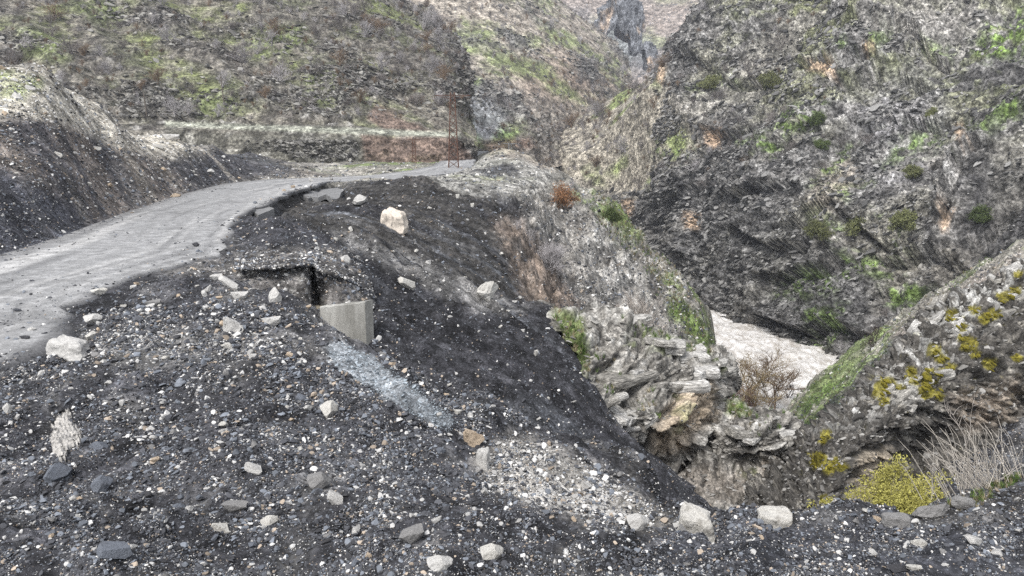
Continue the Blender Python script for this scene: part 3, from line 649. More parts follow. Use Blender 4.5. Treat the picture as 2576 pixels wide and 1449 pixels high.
cM = mix(cM, (.3, .285, .255), vmask(wx, wy, [(1700, 250), (1800, 180), (1900, 120), (2010, 60), (1990, 110), (1850, 240), (1760, 330)], 30) * .55)
cM = mix(cM, (.27, .245, .2), soft * .92); cM = mix(cM, (.15, .19, .06), soft * sstep(.05, .3, fbm(x, y, z, wl=18, octs=4, seed=596)) * .8)
cM = mix(cM, (.27, .24, .2), vmask(wx, wy, [(2060, 420), (2150, 390), (2160, 450), (2060, 560), (2030, 520)], 22) * .7)
for p in ([(2110, 650), (2230, 640), (2240, 700), (2130, 690)], [(2240, 590), (2290, 640), (2250, 650)], [(1970, 700), (2130, 690), (2100, 730), (1960, 740)], [(2230, 680), (2340, 730), (2300, 790), (2240, 760)], [(2020, 780), (2120, 770), (2140, 830), (2040, 820)], [(1990, 850), (2130, 840), (2060, 880)],
          [(2060, 540), (2110, 580), (2060, 610)], [(2180, 540), (2290, 560), (2260, 600)], [(2440, 310), (2560, 240), (2576, 290), (2470, 330)], [(2450, 110), (2576, 20), (2576, 110), (2470, 150)], [(2340, 110), (2400, 120), (2380, 150), (2330, 130)], [(2240, 360), (2360, 310), (2360, 370), (2220, 410)], [(2060, 410), (2160, 370), (2080, 460), (2040, 470)], [(2100, 480), (2190, 460), (2120, 500)],
          [(2480, 60), (2576, 150), (2500, 130)], [(2100, 100), (2190, 80), (2250, 100), (2120, 130)], [(1730, 220), (1850, 190), (1800, 240)], [(1640, 330), (1720, 400), (1650, 380)], [(1960, 280), (2060, 250), (2040, 330), (1960, 320)], [(1860, 350), (1980, 330), (1940, 390)]):
    cM = mix(cM, (.12, .185, .04), vmask(wx, wy, p, 28) * .85 * sstep(-.12, .16, gsp + .5 * fbm(x, y, z, wl=5, octs=3, seed=597)))
for p in ([(1770, 320), (1815, 325), (1810, 370), (1775, 365)], [(2025, 150), (2095, 150), (2100, 180), (2030, 175)], [(1650, 150), (1672, 150), (1668, 210), (1652, 205)], [(2170, 105), (2200, 105), (2195, 130), (2172, 128)], [(1720, 530), (1760, 540), (1755, 580), (1725, 570)], [(1565, 500), (1590, 500), (1588, 560), (1570, 560)], [(2400, 320), (2425, 320), (2410, 345)], [(2360, 560), (2400, 520), (2375, 580)]):
    cM = mix(cM, (.42, .31, .22), vmask(vx + 14 * gsp, vy + 14 * ew, p, 9) * .85)
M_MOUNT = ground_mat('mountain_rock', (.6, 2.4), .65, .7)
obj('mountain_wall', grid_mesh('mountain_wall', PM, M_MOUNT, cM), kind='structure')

# ---- river in flood
n = 260
riv = np.array([[-40, 430], [0, 330], [36, 240], [52, 200], [50, 160], [50, 125], [44, 96], [30, 70]], float)
rw = np.array([26, 26, 26, 24, 26, 30, 36, 40])
tr = np.linspace(0, 1, n)
rcx = np.interp(tr, np.linspace(0, 1, len(riv)), riv[:, 0]); rcy = np.interp(tr, np.linspace(0, 1, len(riv)), riv[:, 1]); rww = np.interp(tr, np.linspace(0, 1, len(riv)), rw)
tg = np.stack([np.gradient(rcx), np.gradient(rcy)], -1); tg /= np.linalg.norm(tg, axis=1, keepdims=True); pn = np.stack([-tg[:, 1], tg[:, 0]], -1)
wv = np.linspace(-1, 1, 150)
RVX = rcx[:, None] + pn[:, :1] * wv[None] * rww[:, None]; RVY = rcy[:, None] + pn[:, 1:] * wv[None] * rww[:, None]
RVZ = -40 + .8 * fbm(RVX, RVY, None, wl=6, octs=4, gain=.6, seed=601, ridged=True) + .2 * fbm(RVX, RVY, None, wl=1.5, octs=3, seed=602)
m, nt, b = new_mat('silty_white_water'); b.inputs['Roughness'].default_value = .35
tc = nt.nodes.new('ShaderNodeTexCoord'); mp = nt.nodes.new('ShaderNodeMapping'); mp.inputs['Scale'].default_value = (1, .45, 1)
nt.links.new(tc.outputs['Object'], mp.inputs[0])
nz = noise(nt, .5, 10, .72, mp.outputs[0], 1.4)
nt.links.new(ramp(nt, nz, [(.34, (.36, .325, .285)), (.46, (.58, .55, .51)), (.56, (.8, .78, .755))]), b.inputs['Base Color'])
bump(nt, b, nz, .6, .7)
obj('river_water', grid_mesh('river_water', np.stack([RVX, RVY, RVZ], -1), m), kind='structure')
# ================================================================== ROCKS
_t = (1 + 5 ** .5) / 2
def icosphere(sub):
    V = [(-1, _t, 0), (1, _t, 0), (-1, -_t, 0), (1, -_t, 0), (0, -1, _t), (0, 1, _t), (0, -1, -_t), (0, 1, -_t), (_t, 0, -1), (_t, 0, 1), (-_t, 0, -1), (-_t, 0, 1)]
    F_ = [(0, 11, 5), (0, 5, 1), (0, 1, 7), (0, 7, 10), (0, 10, 11), (1, 5, 9), (5, 11, 4), (11, 10, 2), (10, 7, 6), (7, 1, 8), (3, 9, 4), (3, 4, 2), (3, 2, 6), (3, 6, 8), (3, 8, 9), (4, 9, 5), (2, 4, 11), (6, 2, 10), (8, 6, 7), (9, 8, 1)]
    V = [np.array(v, float) / np.linalg.norm(v) for v in V]
    for _ in range(sub):
        c = {}; N_ = []
        def mid(a, b):
            k = (min(a, b), max(a, b))
            if k not in c:
                m_ = V[a] + V[b]; V.append(m_ / np.linalg.norm(m_)); c[k] = len(V) - 1
            return c[k]
        for a, b, d in F_:
            x_, y_, z_ = mid(a, b), mid(b, d), mid(d, a); N_ += [(a, x_, z_), (b, y_, x_), (d, z_, y_), (x_, y_, z_)]
        F_ = N_
    return np.array(V), np.array(F_)
ICO = {k: icosphere(k) for k in (1, 2, 3, 4)}
def rock_shape(seed, sub=2, cuts=9, flat=1.0, rough=0.0, unit=False, boxp=0):
    """angular stone of about unit size: a ball with planes cut off it"""
    r = np.random.default_rng(seed); V, F_ = ICO[sub]; V = V.copy()
    for k in range(cuts):
        n_ = r.normal(size=3); n_ /= np.linalg.norm(n_); d = r.uniform(.4, .75)
        t = V @ n_ - d; V = V - np.where(t > 0, t, 0)[:, None] * n_[None]
    if boxp:
        V = V / ((np.abs(V / .6) ** boxp).sum(1, keepdims=True) ** (1 / boxp)) * np.linalg.norm(V, axis=1, keepdims=True) ** .5
    if rough:
        V = V * (1 + rough * fbm(V[:, 0] + seed, V[:, 1], V[:, 2], wl=.7, octs=4, gain=.6, seed=seed))[:, None]
    V = V * (r.uniform(.8, 1.2, 3) * np.array([1, 1, flat]))[None]
    V = (V - (V.max(0) + V.min(0)) / 2) / (V.max(0) - V.min(0)).max()
    if unit: V = V / (V.max(0) - V.min(0))
    return V, F_
def stone_mat(name, inst=False, base=(.3, .3, .3), vary=.25, stain=(.12, .11, .1), sc_=3.0, stain_amt=.6, rough=.85):
    m, nt, b = new_mat(name); b.inputs['Roughness'].default_value = rough
    tc = nt.nodes.new('ShaderNodeTexCoord')
    if inst:
        a = nt.nodes.new('ShaderNodeAttribute'); a.attribute_name = 'col'; a.attribute_type = 'INSTANCER'; c = a.outputs['Color']
    else:
        rgb = nt.nodes.new('ShaderNodeRGB'); rgb.outputs[0].default_value = (*base, 1); c = rgb.outputs[0]
        n1 = noise(nt, sc_, 8, .7, tc.outputs['Object'], .6)
        mx = nt.nodes.new('ShaderNodeMix'); mx.data_type = 'RGBA'
        nt.links.new(ramp(nt, n1, [(.5, 0.0), (.68, stain_amt)]), mx.inputs[0]); nt.links.new(c, mx.inputs[6]); mx.inputs[7].default_value = (*stain, 1); c = mx.outputs[2]
    n2 = noise(nt, sc_ * 4, 6, .7, tc.outputs['Object'])
    c = mul(nt, c, ramp(nt, n2, [(.25, 1 - vary), (.75, 1 + vary)]))
    nt.links.new(c, b.inputs['Base Color'])
    if not inst: bump(nt, b, n2, .5, .05)
    return m
M_GRAVEL = stone_mat('gravel', True)
SLATE = (.13, .142, .165)
MS = dict(pale=stone_mat('pale_limestone', base=(.45, .44, .42), stain=(.15, .145, .14), stain_amt=.75), white=stone_mat('white_limestone', base=(.48, .465, .43), stain=(.19, .175, .15), stain_amt=.85),
          slate=stone_mat('blue_slate', base=SLATE, stain=(.07, .072, .08), vary=.15), dark=stone_mat('dark_shale', base=(.05, .05, .055), stain=(.03, .03, .03)),
          tan=stone_mat('tan_limestone', base=(.42, .34, .255), stain=(.24, .17, .11)), grey=stone_mat('grey_limestone', base=(.22, .215, .21), stain=(.08, .08, .08)),
          streak=stone_mat('streaked_limestone', base=(.55, .49, .42), stain=(.06, .055, .05), sc_=2.2, stain_amt=1.0), asphalt=stone_mat('broken_asphalt', base=(.2, .2, .2), stain=(.11, .11, .11), sc_=1.5))
def proto_collection(name, meshes):
    c = bpy.data.collections.new(name)
    for k, me in enumerate(meshes):
        o = bpy.data.objects.new('%s_%02d' % (name, k), me); c.objects.link(o)
    return c
def scatter(name, P, scl, rot, colr, protos, label=None):
    """uncountable small things: one object whose points carry instances"""
    n_ = len(P); me = bpy.data.meshes.new(name); me.vertices.add(n_); me.vertices.foreach_set('co', np.ascontiguousarray(P, np.float32).ravel())
    for nm, arr in (('scl', scl), ('rot', rot)):
        a = me.attributes.new(nm, 'FLOAT_VECTOR', 'POINT'); a.data.foreach_set('vector', np.ascontiguousarray(arr, np.float32).ravel())
    a = me.attributes.new('col', 'FLOAT_COLOR', 'POINT'); c4 = np.ones((n_, 4), np.float32); c4[:, :3] = np.clip(colr, .01, .9); a.data.foreach_set('color', c4.ravel())
    a = me.attributes.new('idx', 'INT', 'POINT'); a.data.foreach_set('value', rng.integers(0, len(protos.objects), n_).astype(np.int32))
    o = obj(name, me, kind='stuff')
    if label: o['label'] = label
    g = bpy.data.node_groups.new(name + '_nodes', 'GeometryNodeTree')
    g.interface.new_socket('Geometry', in_out='INPUT', socket_type='NodeSocketGeometry'); g.interface.new_socket('Geometry', in_out='OUTPUT', socket_type='NodeSocketGeometry')
    N = g.nodes; gi = N.new('NodeGroupInput'); go = N.new('NodeGroupOutput'); iop = N.new('GeometryNodeInstanceOnPoints'); ci_ = N.new('GeometryNodeCollectionInfo')
    ci_.inputs['Collection'].default_value = protos; ci_.inputs['Separate Children'].default_value = True; ci_.inputs['Reset Children'].default_value = True
    def named(nm, t):
        q = N.new('GeometryNodeInputNamedAttribute'); q.data_type = t; q.inputs['Name'].default_value = nm
        return [s_ for s_ in q.outputs if s_.enabled][0]
    e2r = N.new('FunctionNodeEulerToRotation'); L_ = g.links.new
    L_(named('rot', 'FLOAT_VECTOR'), e2r.inputs[0]); L_(gi.outputs[0], iop.inputs['Points']); L_(ci_.outputs[0], iop.inputs['Instance'])
    iop.inputs['Pick Instance'].default_value = True; L_(named('idx', 'INT'), iop.inputs['Instance Index'])
    L_(e2r.outputs[0], iop.inputs['Rotation']); L_(named('scl', 'FLOAT_VECTOR'), iop.inputs['Scale']); L_(iop.outputs[0], go.inputs[0])
    md = o.modifiers.new('scatter', 'NODES'); md.node_group = g
    return o
def rmesh(name, seed, sub, mat, **kw):
    V, F_ = rock_shape(seed, sub, **kw); return raw_mesh(name, V, F_, 3, mat, False)
GRAVEL = proto_collection('gravel_piece', [rmesh('gravel_piece', 100 + k, 1 if k < 5 else 2, M_GRAVEL, cuts=7, flat=(.5, .7, .9, .35, .6, .8, .45, .7)[k]) for k in range(8)])

# visible share of the picture covered by each cell of the ground
a1 = np.abs((PXg[:-1, 1:] - PXg[:-1, :-1]) * (PYg[1:, :-1] - PYg[:-1, :-1]) - (PXg[1:, :-1] - PXg[:-1, :-1]) * (PYg[:-1, 1:] - PYg[:-1, :-1]))
inframe = (PXg > -140) & (PXg < 1164) & (PYg > -20) & (PYg < 640)
AREA = a1 * (VIS & inframe)[:-1, :-1] * np.where(SDR < -.05, 1.0, np.clip(.55 * np.exp(-np.maximum(SDR, 0) / .5) + .035, 0, 1))[:-1, :-1]
def sample_ground(n_, w):
    p = (AREA * w[:-1, :-1]).ravel(); cdf = np.cumsum(p); k = np.searchsorted(cdf, rng.random(n_) * cdf[-1]); k = np.minimum(k, len(p) - 1)
    i, j = np.divmod(k, AREA.shape[1]); fi, fj = rng.random(n_)[:, None], rng.random(n_)[:, None]
    P = (G[i, j] * (1 - fj) + G[i, j + 1] * fj) * (1 - fi) + (G[i + 1, j] * (1 - fj) + G[i + 1, j + 1] * fj) * fi
    P[:, 2] = np.where(SDR[i, j] > 0, np.maximum(P[:, 2], ZR), P[:, 2]); return P, i, j
def pareto(n_, lo, hi, a): 
    u = rng.random(n_); return (lo ** -a - u * (lo ** -a - hi ** -a)) ** (-1 / a)
def stone_cols(n_, lum, pale=.2):
    c = np.empty((n_, 3)); r = rng.random(n_); br = rng.uniform(.75, 1.3, n_)[:, None]
    pl = np.clip(pale + (lum - .06) * 1.6, .03, .8)
    c[:] = np.array([.07, .072, .08]) * br
    k = r < pl; c[k] = np.array([.56, .55, .53]) * rng.uniform(.5, 1.25, (k.sum(), 1))
    k = (r > pl) & (r < pl + .05); c[k] = np.array([.36, .3, .24]) * rng.uniform(.5, 1.2, (k.sum(), 1))
    k = (r > .66) & (r < .86); c[k] = np.array([.15, .163, .185]) * rng.uniform(.7, 1.4, (k.sum(), 1))
    k = (r > .86) & (r > pl); c[k] = np.array([.04, .04, .043])
    return c
lumg = col.mean(-1)
dens = sstep(-.35, .3, fbm(X / D * 30, np.log(D) * 14, None, wl=2, octs=4, seed=801))
near_w = ((D > 1.4) & (D < 16)).astype(float) * (1 - m_emb * .8) * (.1 + .9 * dens ** 1.4) * (1 - .7 * vmask(VX, VY, [(2230, 1320), (2420, 1230), (2640, 1170), (2640, 1300), (2420, 1335)], 14))
P, i, j = sample_ground(210000, near_w); d = DR[i]
sp = pareto(len(P), 1.0, 9, 2.05); sz = np.clip(sp * d / F_PX, .004, .16)
base = np.stack([sz * rng.uniform(.8, 1.5, len(P)), sz * rng.uniform(.7, 1.1, len(P)), sz * rng.uniform(.6, 1.0, len(P))], -1)
P[:, 2] += sz * .12
rot = np.stack([rng.normal(0, .45, len(P)), rng.normal(0, .45, len(P)), rng.uniform(0, 6.28, len(P))], -1)
sc1 = stone_cols(len(P), lumg[i, j], .15)
spill = vmask(VX[i, j], VY[i, j], [(815, 872), (855, 862), (935, 900), (1040, 975), (1150, 1060), (1130, 1090), (1060, 1060), (930, 980), (840, 925)], 14) > .25 + .3 * rng.random(len(P))
sc1[spill] = np.array([.29, .325, .355]) * rng.uniform(.4, 1.35, (spill.sum(), 1))
base[spill] *= .6
scatter('gravel', P, base, rot, sc1, GRAVEL)
mid_w = ((D >= 14) & (D < 125)).astype(float) * (1 - .68 * m_emb) * (1 - .2 * m_flank) * (1 - .45 * m_spur) * (.45 + .55 * sstep(90, 60, D))
P, i, j = sample_ground(60000, mid_w); d = DR[i]
sp = pareto(len(P), 1.1, 5, 2.1); sz = np.clip(sp * d / F_PX, .02, .45)
base = np.stack([sz * rng.uniform(.8, 1.5, len(P)), sz * rng.uniform(.7, 1.1, len(P)), sz * rng.uniform(.6, 1.0, len(P))], -1)
rot = np.stack([rng.normal(0, .5, len(P)), rng.normal(0, .5, len(P)), rng.uniform(0, 6.28, len(P))], -1)
scatter('rubble', P, base, rot, stone_cols(len(P), lumg[i, j], .12), GRAVEL)

# ---- stones one can pick out
STONES = [rmesh('stone', 200 + k, 3, None, cuts=12, flat=(.55, .8, .45, .7, .6, .9)[k], rough=.16, unit=True) for k in range(6)]
BOULD = [rmesh('boulder', 300 + k, 4, None, cuts=16, flat=(.7, .85, .55, .9, .65, .75)[k], rough=.42, unit=True, boxp=(0, 4, 5, 0, 4, 3)[k]) for k in range(6)]
SM = {}
def with_mat(me, kind):
    key = (me.name, kind)
    if key not in SM:
        c = me.copy(); c.materials.clear(); c.materials.append(MS[kind]); SM[key] = c
    return SM[key]
def place_stone(P, size, kind, label, cat, group=None, big=False, k=None, rz=None, tilt=.3, name='rock', sink=.33):
    k = random.randrange(6) if k is None else k
    o = obj(name, with_mat((BOULD if big else STONES)[k], kind), None, label, cat, group)
    o.scale = size; o.rotation_euler = (random.gauss(0, tilt), random.gauss(0, tilt), random.uniform(0, 6.28) if rz is None else rz)
    o.location = (P[0], P[1], P[2] + size[2] * (.5 - sink)); return o
HAND = [  # photograph x, y (foot), width, height, kind, label, big
 (180, 898, 112, 62, 'pale', 'big pale grey boulder lying at the near road edge on the left', 1), (232, 812, 44, 26, 'pale', 'pale angular stone on the debris above the big roadside boulder', 0),
 (592, 830, 56, 50, 'pale', 'upright pale rock standing beside a small tan stone', 1), (566, 826, 30, 20, 'tan', 'small tan stone leaning against the upright pale rock', 0),
 (682, 824, 48, 26, 'pale', 'flat-topped pale stone left of the concrete wall', 0), (575, 725, 58, 26, 'pale', 'long pale block lying below the undercut bank', 0),
 (603, 752, 40, 24, 'pale', 'blunt pale stone just below the long pale block', 0), (692, 756, 32, 42, 'pale', 'upright pale stone at the foot of the dark undercut bank', 0),
 (622, 702, 24, 44, 'grey', 'narrow grey stone stuck in the bank left of the undercut', 0), (868, 676, 30, 38, 'pale', 'pale stone perched on the bank crest above the concrete wall', 0),
 (1022, 728, 44, 32, 'white', 'pointed white stone on the dark rib right of the concrete wall', 0), (1225, 754, 56, 46, 'white', 'long white block tilted on the end of the dark rib', 1),
 (995, 578, 70, 66, 'streak', 'large black-streaked cream boulder stuck in the dark embankment', 1), (908, 520, 38, 24, 'pale', 'pale slab of stone just below the broken road edge', 0),
 (828, 1048, 44, 52, 'white', 'white curved stone on the debris below the blue gravel spill', 0), (800, 1224, 62, 46, 'grey', 'grey angular block with dark shadowed side in the near debris', 0),
 (842, 1270, 42, 46, 'pale', 'pale rough stone just right of the grey angular block', 0), (642, 1186, 54, 26, 'pale', 'flat cream stone in the middle of the near debris', 0),
 (678, 1322, 46, 30, 'white', 'rounded whitish cobble in the near foreground', 0), (556, 1338, 52, 30, 'white', 'white flat-sided stone left of the rounded whitish cobble', 0),
 (290, 1402, 84, 56, 'slate', 'large flat blue-grey slate in the left foreground', 0), (256, 1232, 52, 50, 'slate', 'square blue-grey slate standing on edge in the left debris', 0),
 (150, 1200, 70, 50, 'slate', 'broad slate flake just below the crumbly white plaster patch', 0), (250, 1130, 54, 28, 'slate', 'thin slate flake right of the crumbly white plaster patch', 0),
 (1236, 1406, 62, 50, 'white', 'lumpy white stone in the bottom middle foreground', 0),
 (1040, 1364, 66, 40, 'grey', 'narrow grey slab on the debris in the bottom middle', 0), (1105, 1449, 70, 38, 'pale', 'pale block cut by the bottom edge of the picture', 0),
 (590, 1282, 66, 28, 'grey', 'flat grey stone above the whitish cobbles', 0), (1752, 1338, 100, 96, 'white', 'big cream boulder on the rim above the ravine', 1),
 (1948, 1322, 92, 56, 'white', 'half-buried white boulder on the rim right of the cream boulder', 1), (2450, 1376, 54, 36, 'pale', 'pointed pale stone in the right foreground', 0),
 (2508, 1400, 46, 30, 'pale', 'rounded pale stone near the right picture edge', 0), (2312, 1372, 48, 26, 'white', 'white stone on the right foreground mound', 0),
 (2258, 1440, 54, 26, 'dark', 'dark oval stone at the bottom right', 0), (2300, 1436, 42, 16, 'white', 'flat white stone beside the dark oval one', 0),
 (1188, 1112, 58, 44, 'tan', 'rusty tan rock overhanging a small hollow in the debris', 1), (1216, 1178, 36, 70, 'pale', 'tall cream rock at the edge of the small hollow', 1),
 (1600, 1325, 60, 40, 'pale', 'pale rock sticking out of gravel left of the cream boulder', 0), (2250, 1318, 70, 34, 'grey', 'grey rock at the left end of the right bank crest', 1),
 (2345, 1300, 110, 44, 'grey', 'broad grey rock buried in the right bank crest', 1), (2420, 1280, 60, 34, 'grey', 'weathered grey rock on the right bank under the dead stems', 1),
 (735, 475, 11, 8, 'tan', 'small tan stone on the road by the collapsed edge', 0), (716, 484, 10, 7, 'tan', 'second small tan stone on the road by the collapsed edge', 0),
 (781, 460, 11, 12, 'pale', 'pale stone standing on the asphalt lip', 0), (836, 455, 9, 11, 'grey', 'grey stone standing at the far end of the asphalt lip', 0),
 (1150, 500, 9, 14, 'white', 'upright white stone on the dark slope below the crest heap', 0), (1190, 522, 9, 12, 'white', 'white stone beside a dark one high on the embankment', 0), (1207, 524, 15, 13, 'dark', 'dark stone beside a white one high on the embankment', 0),
 (1350, 898, 12, 18, 'white', 'white stone low on the dark slope by the layered outcrop', 0), (1412, 818, 12, 16, 'white', 'white stone at the grassy top corner of the layered outcrop', 0), (1478, 948, 16, 24, 'white', 'white stone wedged between dark slope and layered outcrop', 0),
 (440, 498, 26, 12, 'tan', 'tan boulder at the foot of the cut bank beside the road', 0), (428, 352, 42, 18, 'pale', 'pale slab lying on the upper cut bank', 0), (400, 374, 24, 16, 'white', 'white rock below the pale slab on the cut bank', 0),
 (146, 392, 22, 12, 'white', 'white stone in the dark lower cut bank', 0), (75, 225, 24, 14, 'pale', 'pale rock on the grassy top of the cut bank', 0), (48, 248, 28, 16, 'pale', 'cream rock at the left on the grassy bank top', 0),
 (495, 625, 18, 12, 'dark', 'dark stone lying alone on the road', 0), (66, 864, 26, 12, 'dark', 'flat dark stone on the road at the left', 0), (80, 842, 22, 12, 'pale', 'pale stone on the road behind the flat dark one', 0), (20, 1038, 22, 30, 'pale', 'pale stone at the left picture edge', 0),
 (545, 705, 30, 16, 'pale', 'small pale stone above the long pale block', 0), (250, 745, 40, 16, 'white', 'white flat stone on the debris crest by the road', 0), (385, 770, 36, 20, 'grey', 'grey stone on the debris crest by the road', 0),
]
def put(vx, vy, w, h, kind, label, big, cat='rock', name=None, group=None, rz=None):
    P, N_, _ = ground_hit(vx * VS, vy * VS); d = P[1]; s_ = VS * d / F_PX
    if vx < 900 and SDR[_] > 0: P[2] = ZR + .01
    sz = (w * s_ * 1.05, min(w, 1.4 * h) * s_ * .9, h * s_ * 1.2)
    return place_stone(P, sz, kind, label, cat, group, bool(big), rz=random.uniform(-.5, .5) if rz is None else rz, tilt=.12, name=name or ('boulder' if big else 'rock'))
for h in HAND: put(*h)
def spread(n_, w, lo, hi, kinds, label, group, smax, marks=None):
    its = []
    P, i, j = sample_ground(n_, w)
    for k in range(n_):
        d = DR[i[k]]; s_ = min(float(pareto(1, lo, hi, 1.6)[0]) * d / F_PX, smax)
        kd = random.choice(kinds)
        o = place_stone(P[k], (s_ * random.uniform(.9, 1.4), s_ * random.uniform(.7, 1), s_ * random.uniform(.5, .9)), kd, label[kd], 'rock', group, False)
        its.append((o, ('larger ' if s_ * F_PX / d > 1.5 * lo else 'small ') + dict(pale='pale stone', white='white stone', slate='slate flake', grey='grey stone', tan='tan stone')[kd]))
    name_by_place(its, marks)
MK = [('big roadside boulder', 180, 880), ('upright pale rock', 592, 810), ('concrete culvert wall', 870, 810), ('blue gravel spill', 970, 960), ('crumbly white patch', 165, 1100), ('large flat slate', 290, 1380), ('square slate', 256, 1210), ('grey angular block', 800, 1205), ('rounded whitish cobble', 678, 1310), ('flat cream stone', 640, 1175), ('white curved stone', 828, 1025), ('rusty tan rock', 1188, 1090), ('lumpy white stone', 1236, 1385), ('narrow grey slab', 1040, 1345), ('cream rim boulder', 1752, 1295), ('half-buried white boulder', 1948, 1290), ('dark oval stone', 2258, 1435), ('pointed pale stone', 2450, 1360), ('long pale block', 575, 715), ('bottom left picture corner', 0, 1449)]
MKE = [('black-streaked boulder', 995, 548), ('long white block', 1225, 735), ('pointed white stone', 1022, 712), ('concrete culvert wall', 870, 810), ('layered outcrop', 1480, 900), ('broken asphalt slab', 815, 480), ('dark crest heap', 1050, 445), ('cream rim boulder', 1752, 1295)]
MKB = [('pale slab on the bank', 428, 347), ('tan boulder at the bank foot', 440, 495), ('cream rock on the bank top', 48, 245), ('white stone in the dark bank', 146, 388), ('pole behind the bank crest', 374, 290), ('left end of the road', 0, 700), ('far tip of the cut bank', 830, 440)]
fg = ((D > 2) & (D < 9) & (SDR < -.3)).astype(float) * (1 - m_emb)
spread(150, fg, 6, 13, ['pale', 'pale', 'pale', 'slate', 'slate', 'slate', 'grey', 'grey', 'white', 'tan'], dict(pale='pale limestone chunk among the near foreground gravel', slate='blue-grey slate flake among the near foreground gravel', grey='mid-grey stone among the near foreground gravel', white='white stone among the near foreground gravel', tan='tan stone among the near foreground gravel'), 'loose stones in the foreground debris', .16, MK)
fg = ((D > 9) & (D < 24) & (SDR < -.3)).astype(float) * (1 - m_emb)
spread(60, fg, 5, 12, ['pale', 'pale', 'white', 'grey', 'tan'], dict(pale='pale stone on the debris heap between road and ravine', white='white stone on the debris heap between road and ravine', grey='grey stone on the debris heap between road and ravine', tan='tan stone on the debris heap between road and ravine'), 'stones on the debris heap by the road', .4, MK)
spread(40, m_emb * (D > 12), 3, 7, ['white', 'pale'], dict(white='white stone embedded in the dark embankment slope', pale='pale grey stone embedded in the dark embankment slope'), 'stones in the dark embankment', .5, MKE)
spread(90, ((D > 22) & (D < 80) & (VX < 850) & (VY < 470) & (VY > 150) & (SDR < -.5)).astype(float), 3, 9, ['white', 'pale', 'white', 'pale', 'tan'], dict(white='white stone strewn over the cut bank left of the road', pale='pale grey stone strewn over the cut bank left of the road', tan='tan stone strewn over the cut bank left of the road'), 'stones on the left cut bank', .8, MKB)

# ---- asphalt slabs that broke off
def prism(name, top, th, mat, parent=None, **kw):
    T_ = np.array(top, float); n_ = len(T_); B_ = T_.copy(); B_[:, 2] -= th
    me = bpy.data.meshes.new(name); me.from_pydata([*map(tuple, T_), *map(tuple, B_)], [], [tuple(range(n_)), tuple(range(2 * n_ - 1, n_ - 1, -1))] + [(k, k + n_, (k + 1) % n_ + n_, (k + 1) % n_) for k in range(n_)])
    me.materials.append(mat); me.update()
    return obj(name, me, parent, **kw)
def slab(vp, z0, label, th=.3, dz=0):
    top = []
    for k, (a_, b_) in enumerate(vp):
        u, s = ray(a_ * VS, b_ * VS); d = z0 / float(s); top.append((float(u) * d, d, z0 + dz * math.sin(k * 2.1)))
    return prism('asphalt_slab', top, th, MS['asphalt'], label=label, cat='slab', group='slabs broken off the road edge')
slab([(762, 491), (784, 477), (800, 470), (812, 463), (836, 461), (846, 469), (866, 478), (858, 488), (852, 497), (836, 501), (820, 492), (800, 493)], -3.9, 'large tilted asphalt slab lying in the collapsed road edge', .35, .12)
slab([(745, 488), (757, 483), (766, 490), (760, 495), (748, 494)], -4.0, 'small broken asphalt piece left of the large tilted slab', .3, .05)
slab([(762, 494), (774, 482), (794, 486), (788, 496), (776, 500)], -4.05, 'broken asphalt piece touching the large tilted slab', .3, .06)
slab([(632, 528), (650, 514), (672, 516), (690, 524), (676, 533), (650, 538)], -3.6, 'thick asphalt piece sagging at the near end of the broken edge', .4, .06)

# ---- undercut bank
def vpts(rows): return np.array([[atv(*p) for p in r] for r in rows])
bank_cols = [
 [(585, 648, 21.5), (590, 672, 19.2), (592, 682, 19.6), (596, 702, 19.1), (602, 735, 18.0)],
 [(650, 640, 22), (648, 672, 19.2), (650, 681, 19.55), (655, 708, 19.2), (660, 768, 18.3)],
 [(720, 632, 22.5), (720, 667, 19.3), (720, 677, 19.7), (722, 710, 19.35), (726, 785, 18.7)],
 [(775, 628, 22.5), (778, 662, 19.4), (778, 673, 19.8), (776, 710, 19.45), (780, 800, 18.9)],
 [(793, 628, 22.5), (792, 666, 20.0), (790, 684, 21.6), (788, 724, 21.8), (794, 800, 20.6)],
 [(806, 628, 22.5), (803, 672, 19.8), (800, 690, 19.9), (800, 725, 19.9), (806, 795, 19.3)],
 [(860, 632, 22.8), (866, 690, 20.1), (872, 708, 20.0), (880, 732, 19.7), (888, 790, 19.2)],
 [(905, 650, 24.0), (918, 712, 21.2), (926, 734, 20.9), (934, 752, 20.6), (942, 790, 20.0)],
 [(925, 668, 25.2), (940, 722, 23), (946, 745, 22.6), (952, 770, 22.3), (956, 800, 22)]]
PB = catmull(vpts(bank_cols).transpose(1, 0, 2), 150, 260); NB = patch_normals(PB); x, y, z = PB[..., 0], PB[..., 1], PB[..., 2]
PB = PB + NB * (.22 * fbm(x, y, z, wl=.9, octs=5, gain=.6, seed=621))[..., None]
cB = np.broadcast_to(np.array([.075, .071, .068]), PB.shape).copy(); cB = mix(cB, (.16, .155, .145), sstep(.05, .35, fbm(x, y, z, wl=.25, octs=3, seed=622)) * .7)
obj('earth_bank', grid_mesh('earth_bank', PB, M_GROUND, cB), kind='structure')
bw = np.linspace(1, 0, 150)[:, None] * np.ones(260); kk = rng.choice(PB.shape[0] * PB.shape[1], 5000, p=((.12 + bw ** 2 * 1.5) / (.12 + bw ** 2 * 1.5).sum()).ravel()); P = PB.reshape(-1, 3)[kk]
sz = np.clip(pareto(len(P), 1.0, 6, 2.0) * P[:, 1] / F_PX, .01, .2); rot = np.stack([rng.normal(0, .5, len(P)), rng.normal(0, .5, len(P)), rng.uniform(0, 6.28, len(P))], -1)
scatter('bank_gravel', P, sz[:, None] * rng.uniform(.7, 1.4, (len(P), 3)), rot, stone_cols(len(P), np.full(len(P), .09), .2), GRAVEL)

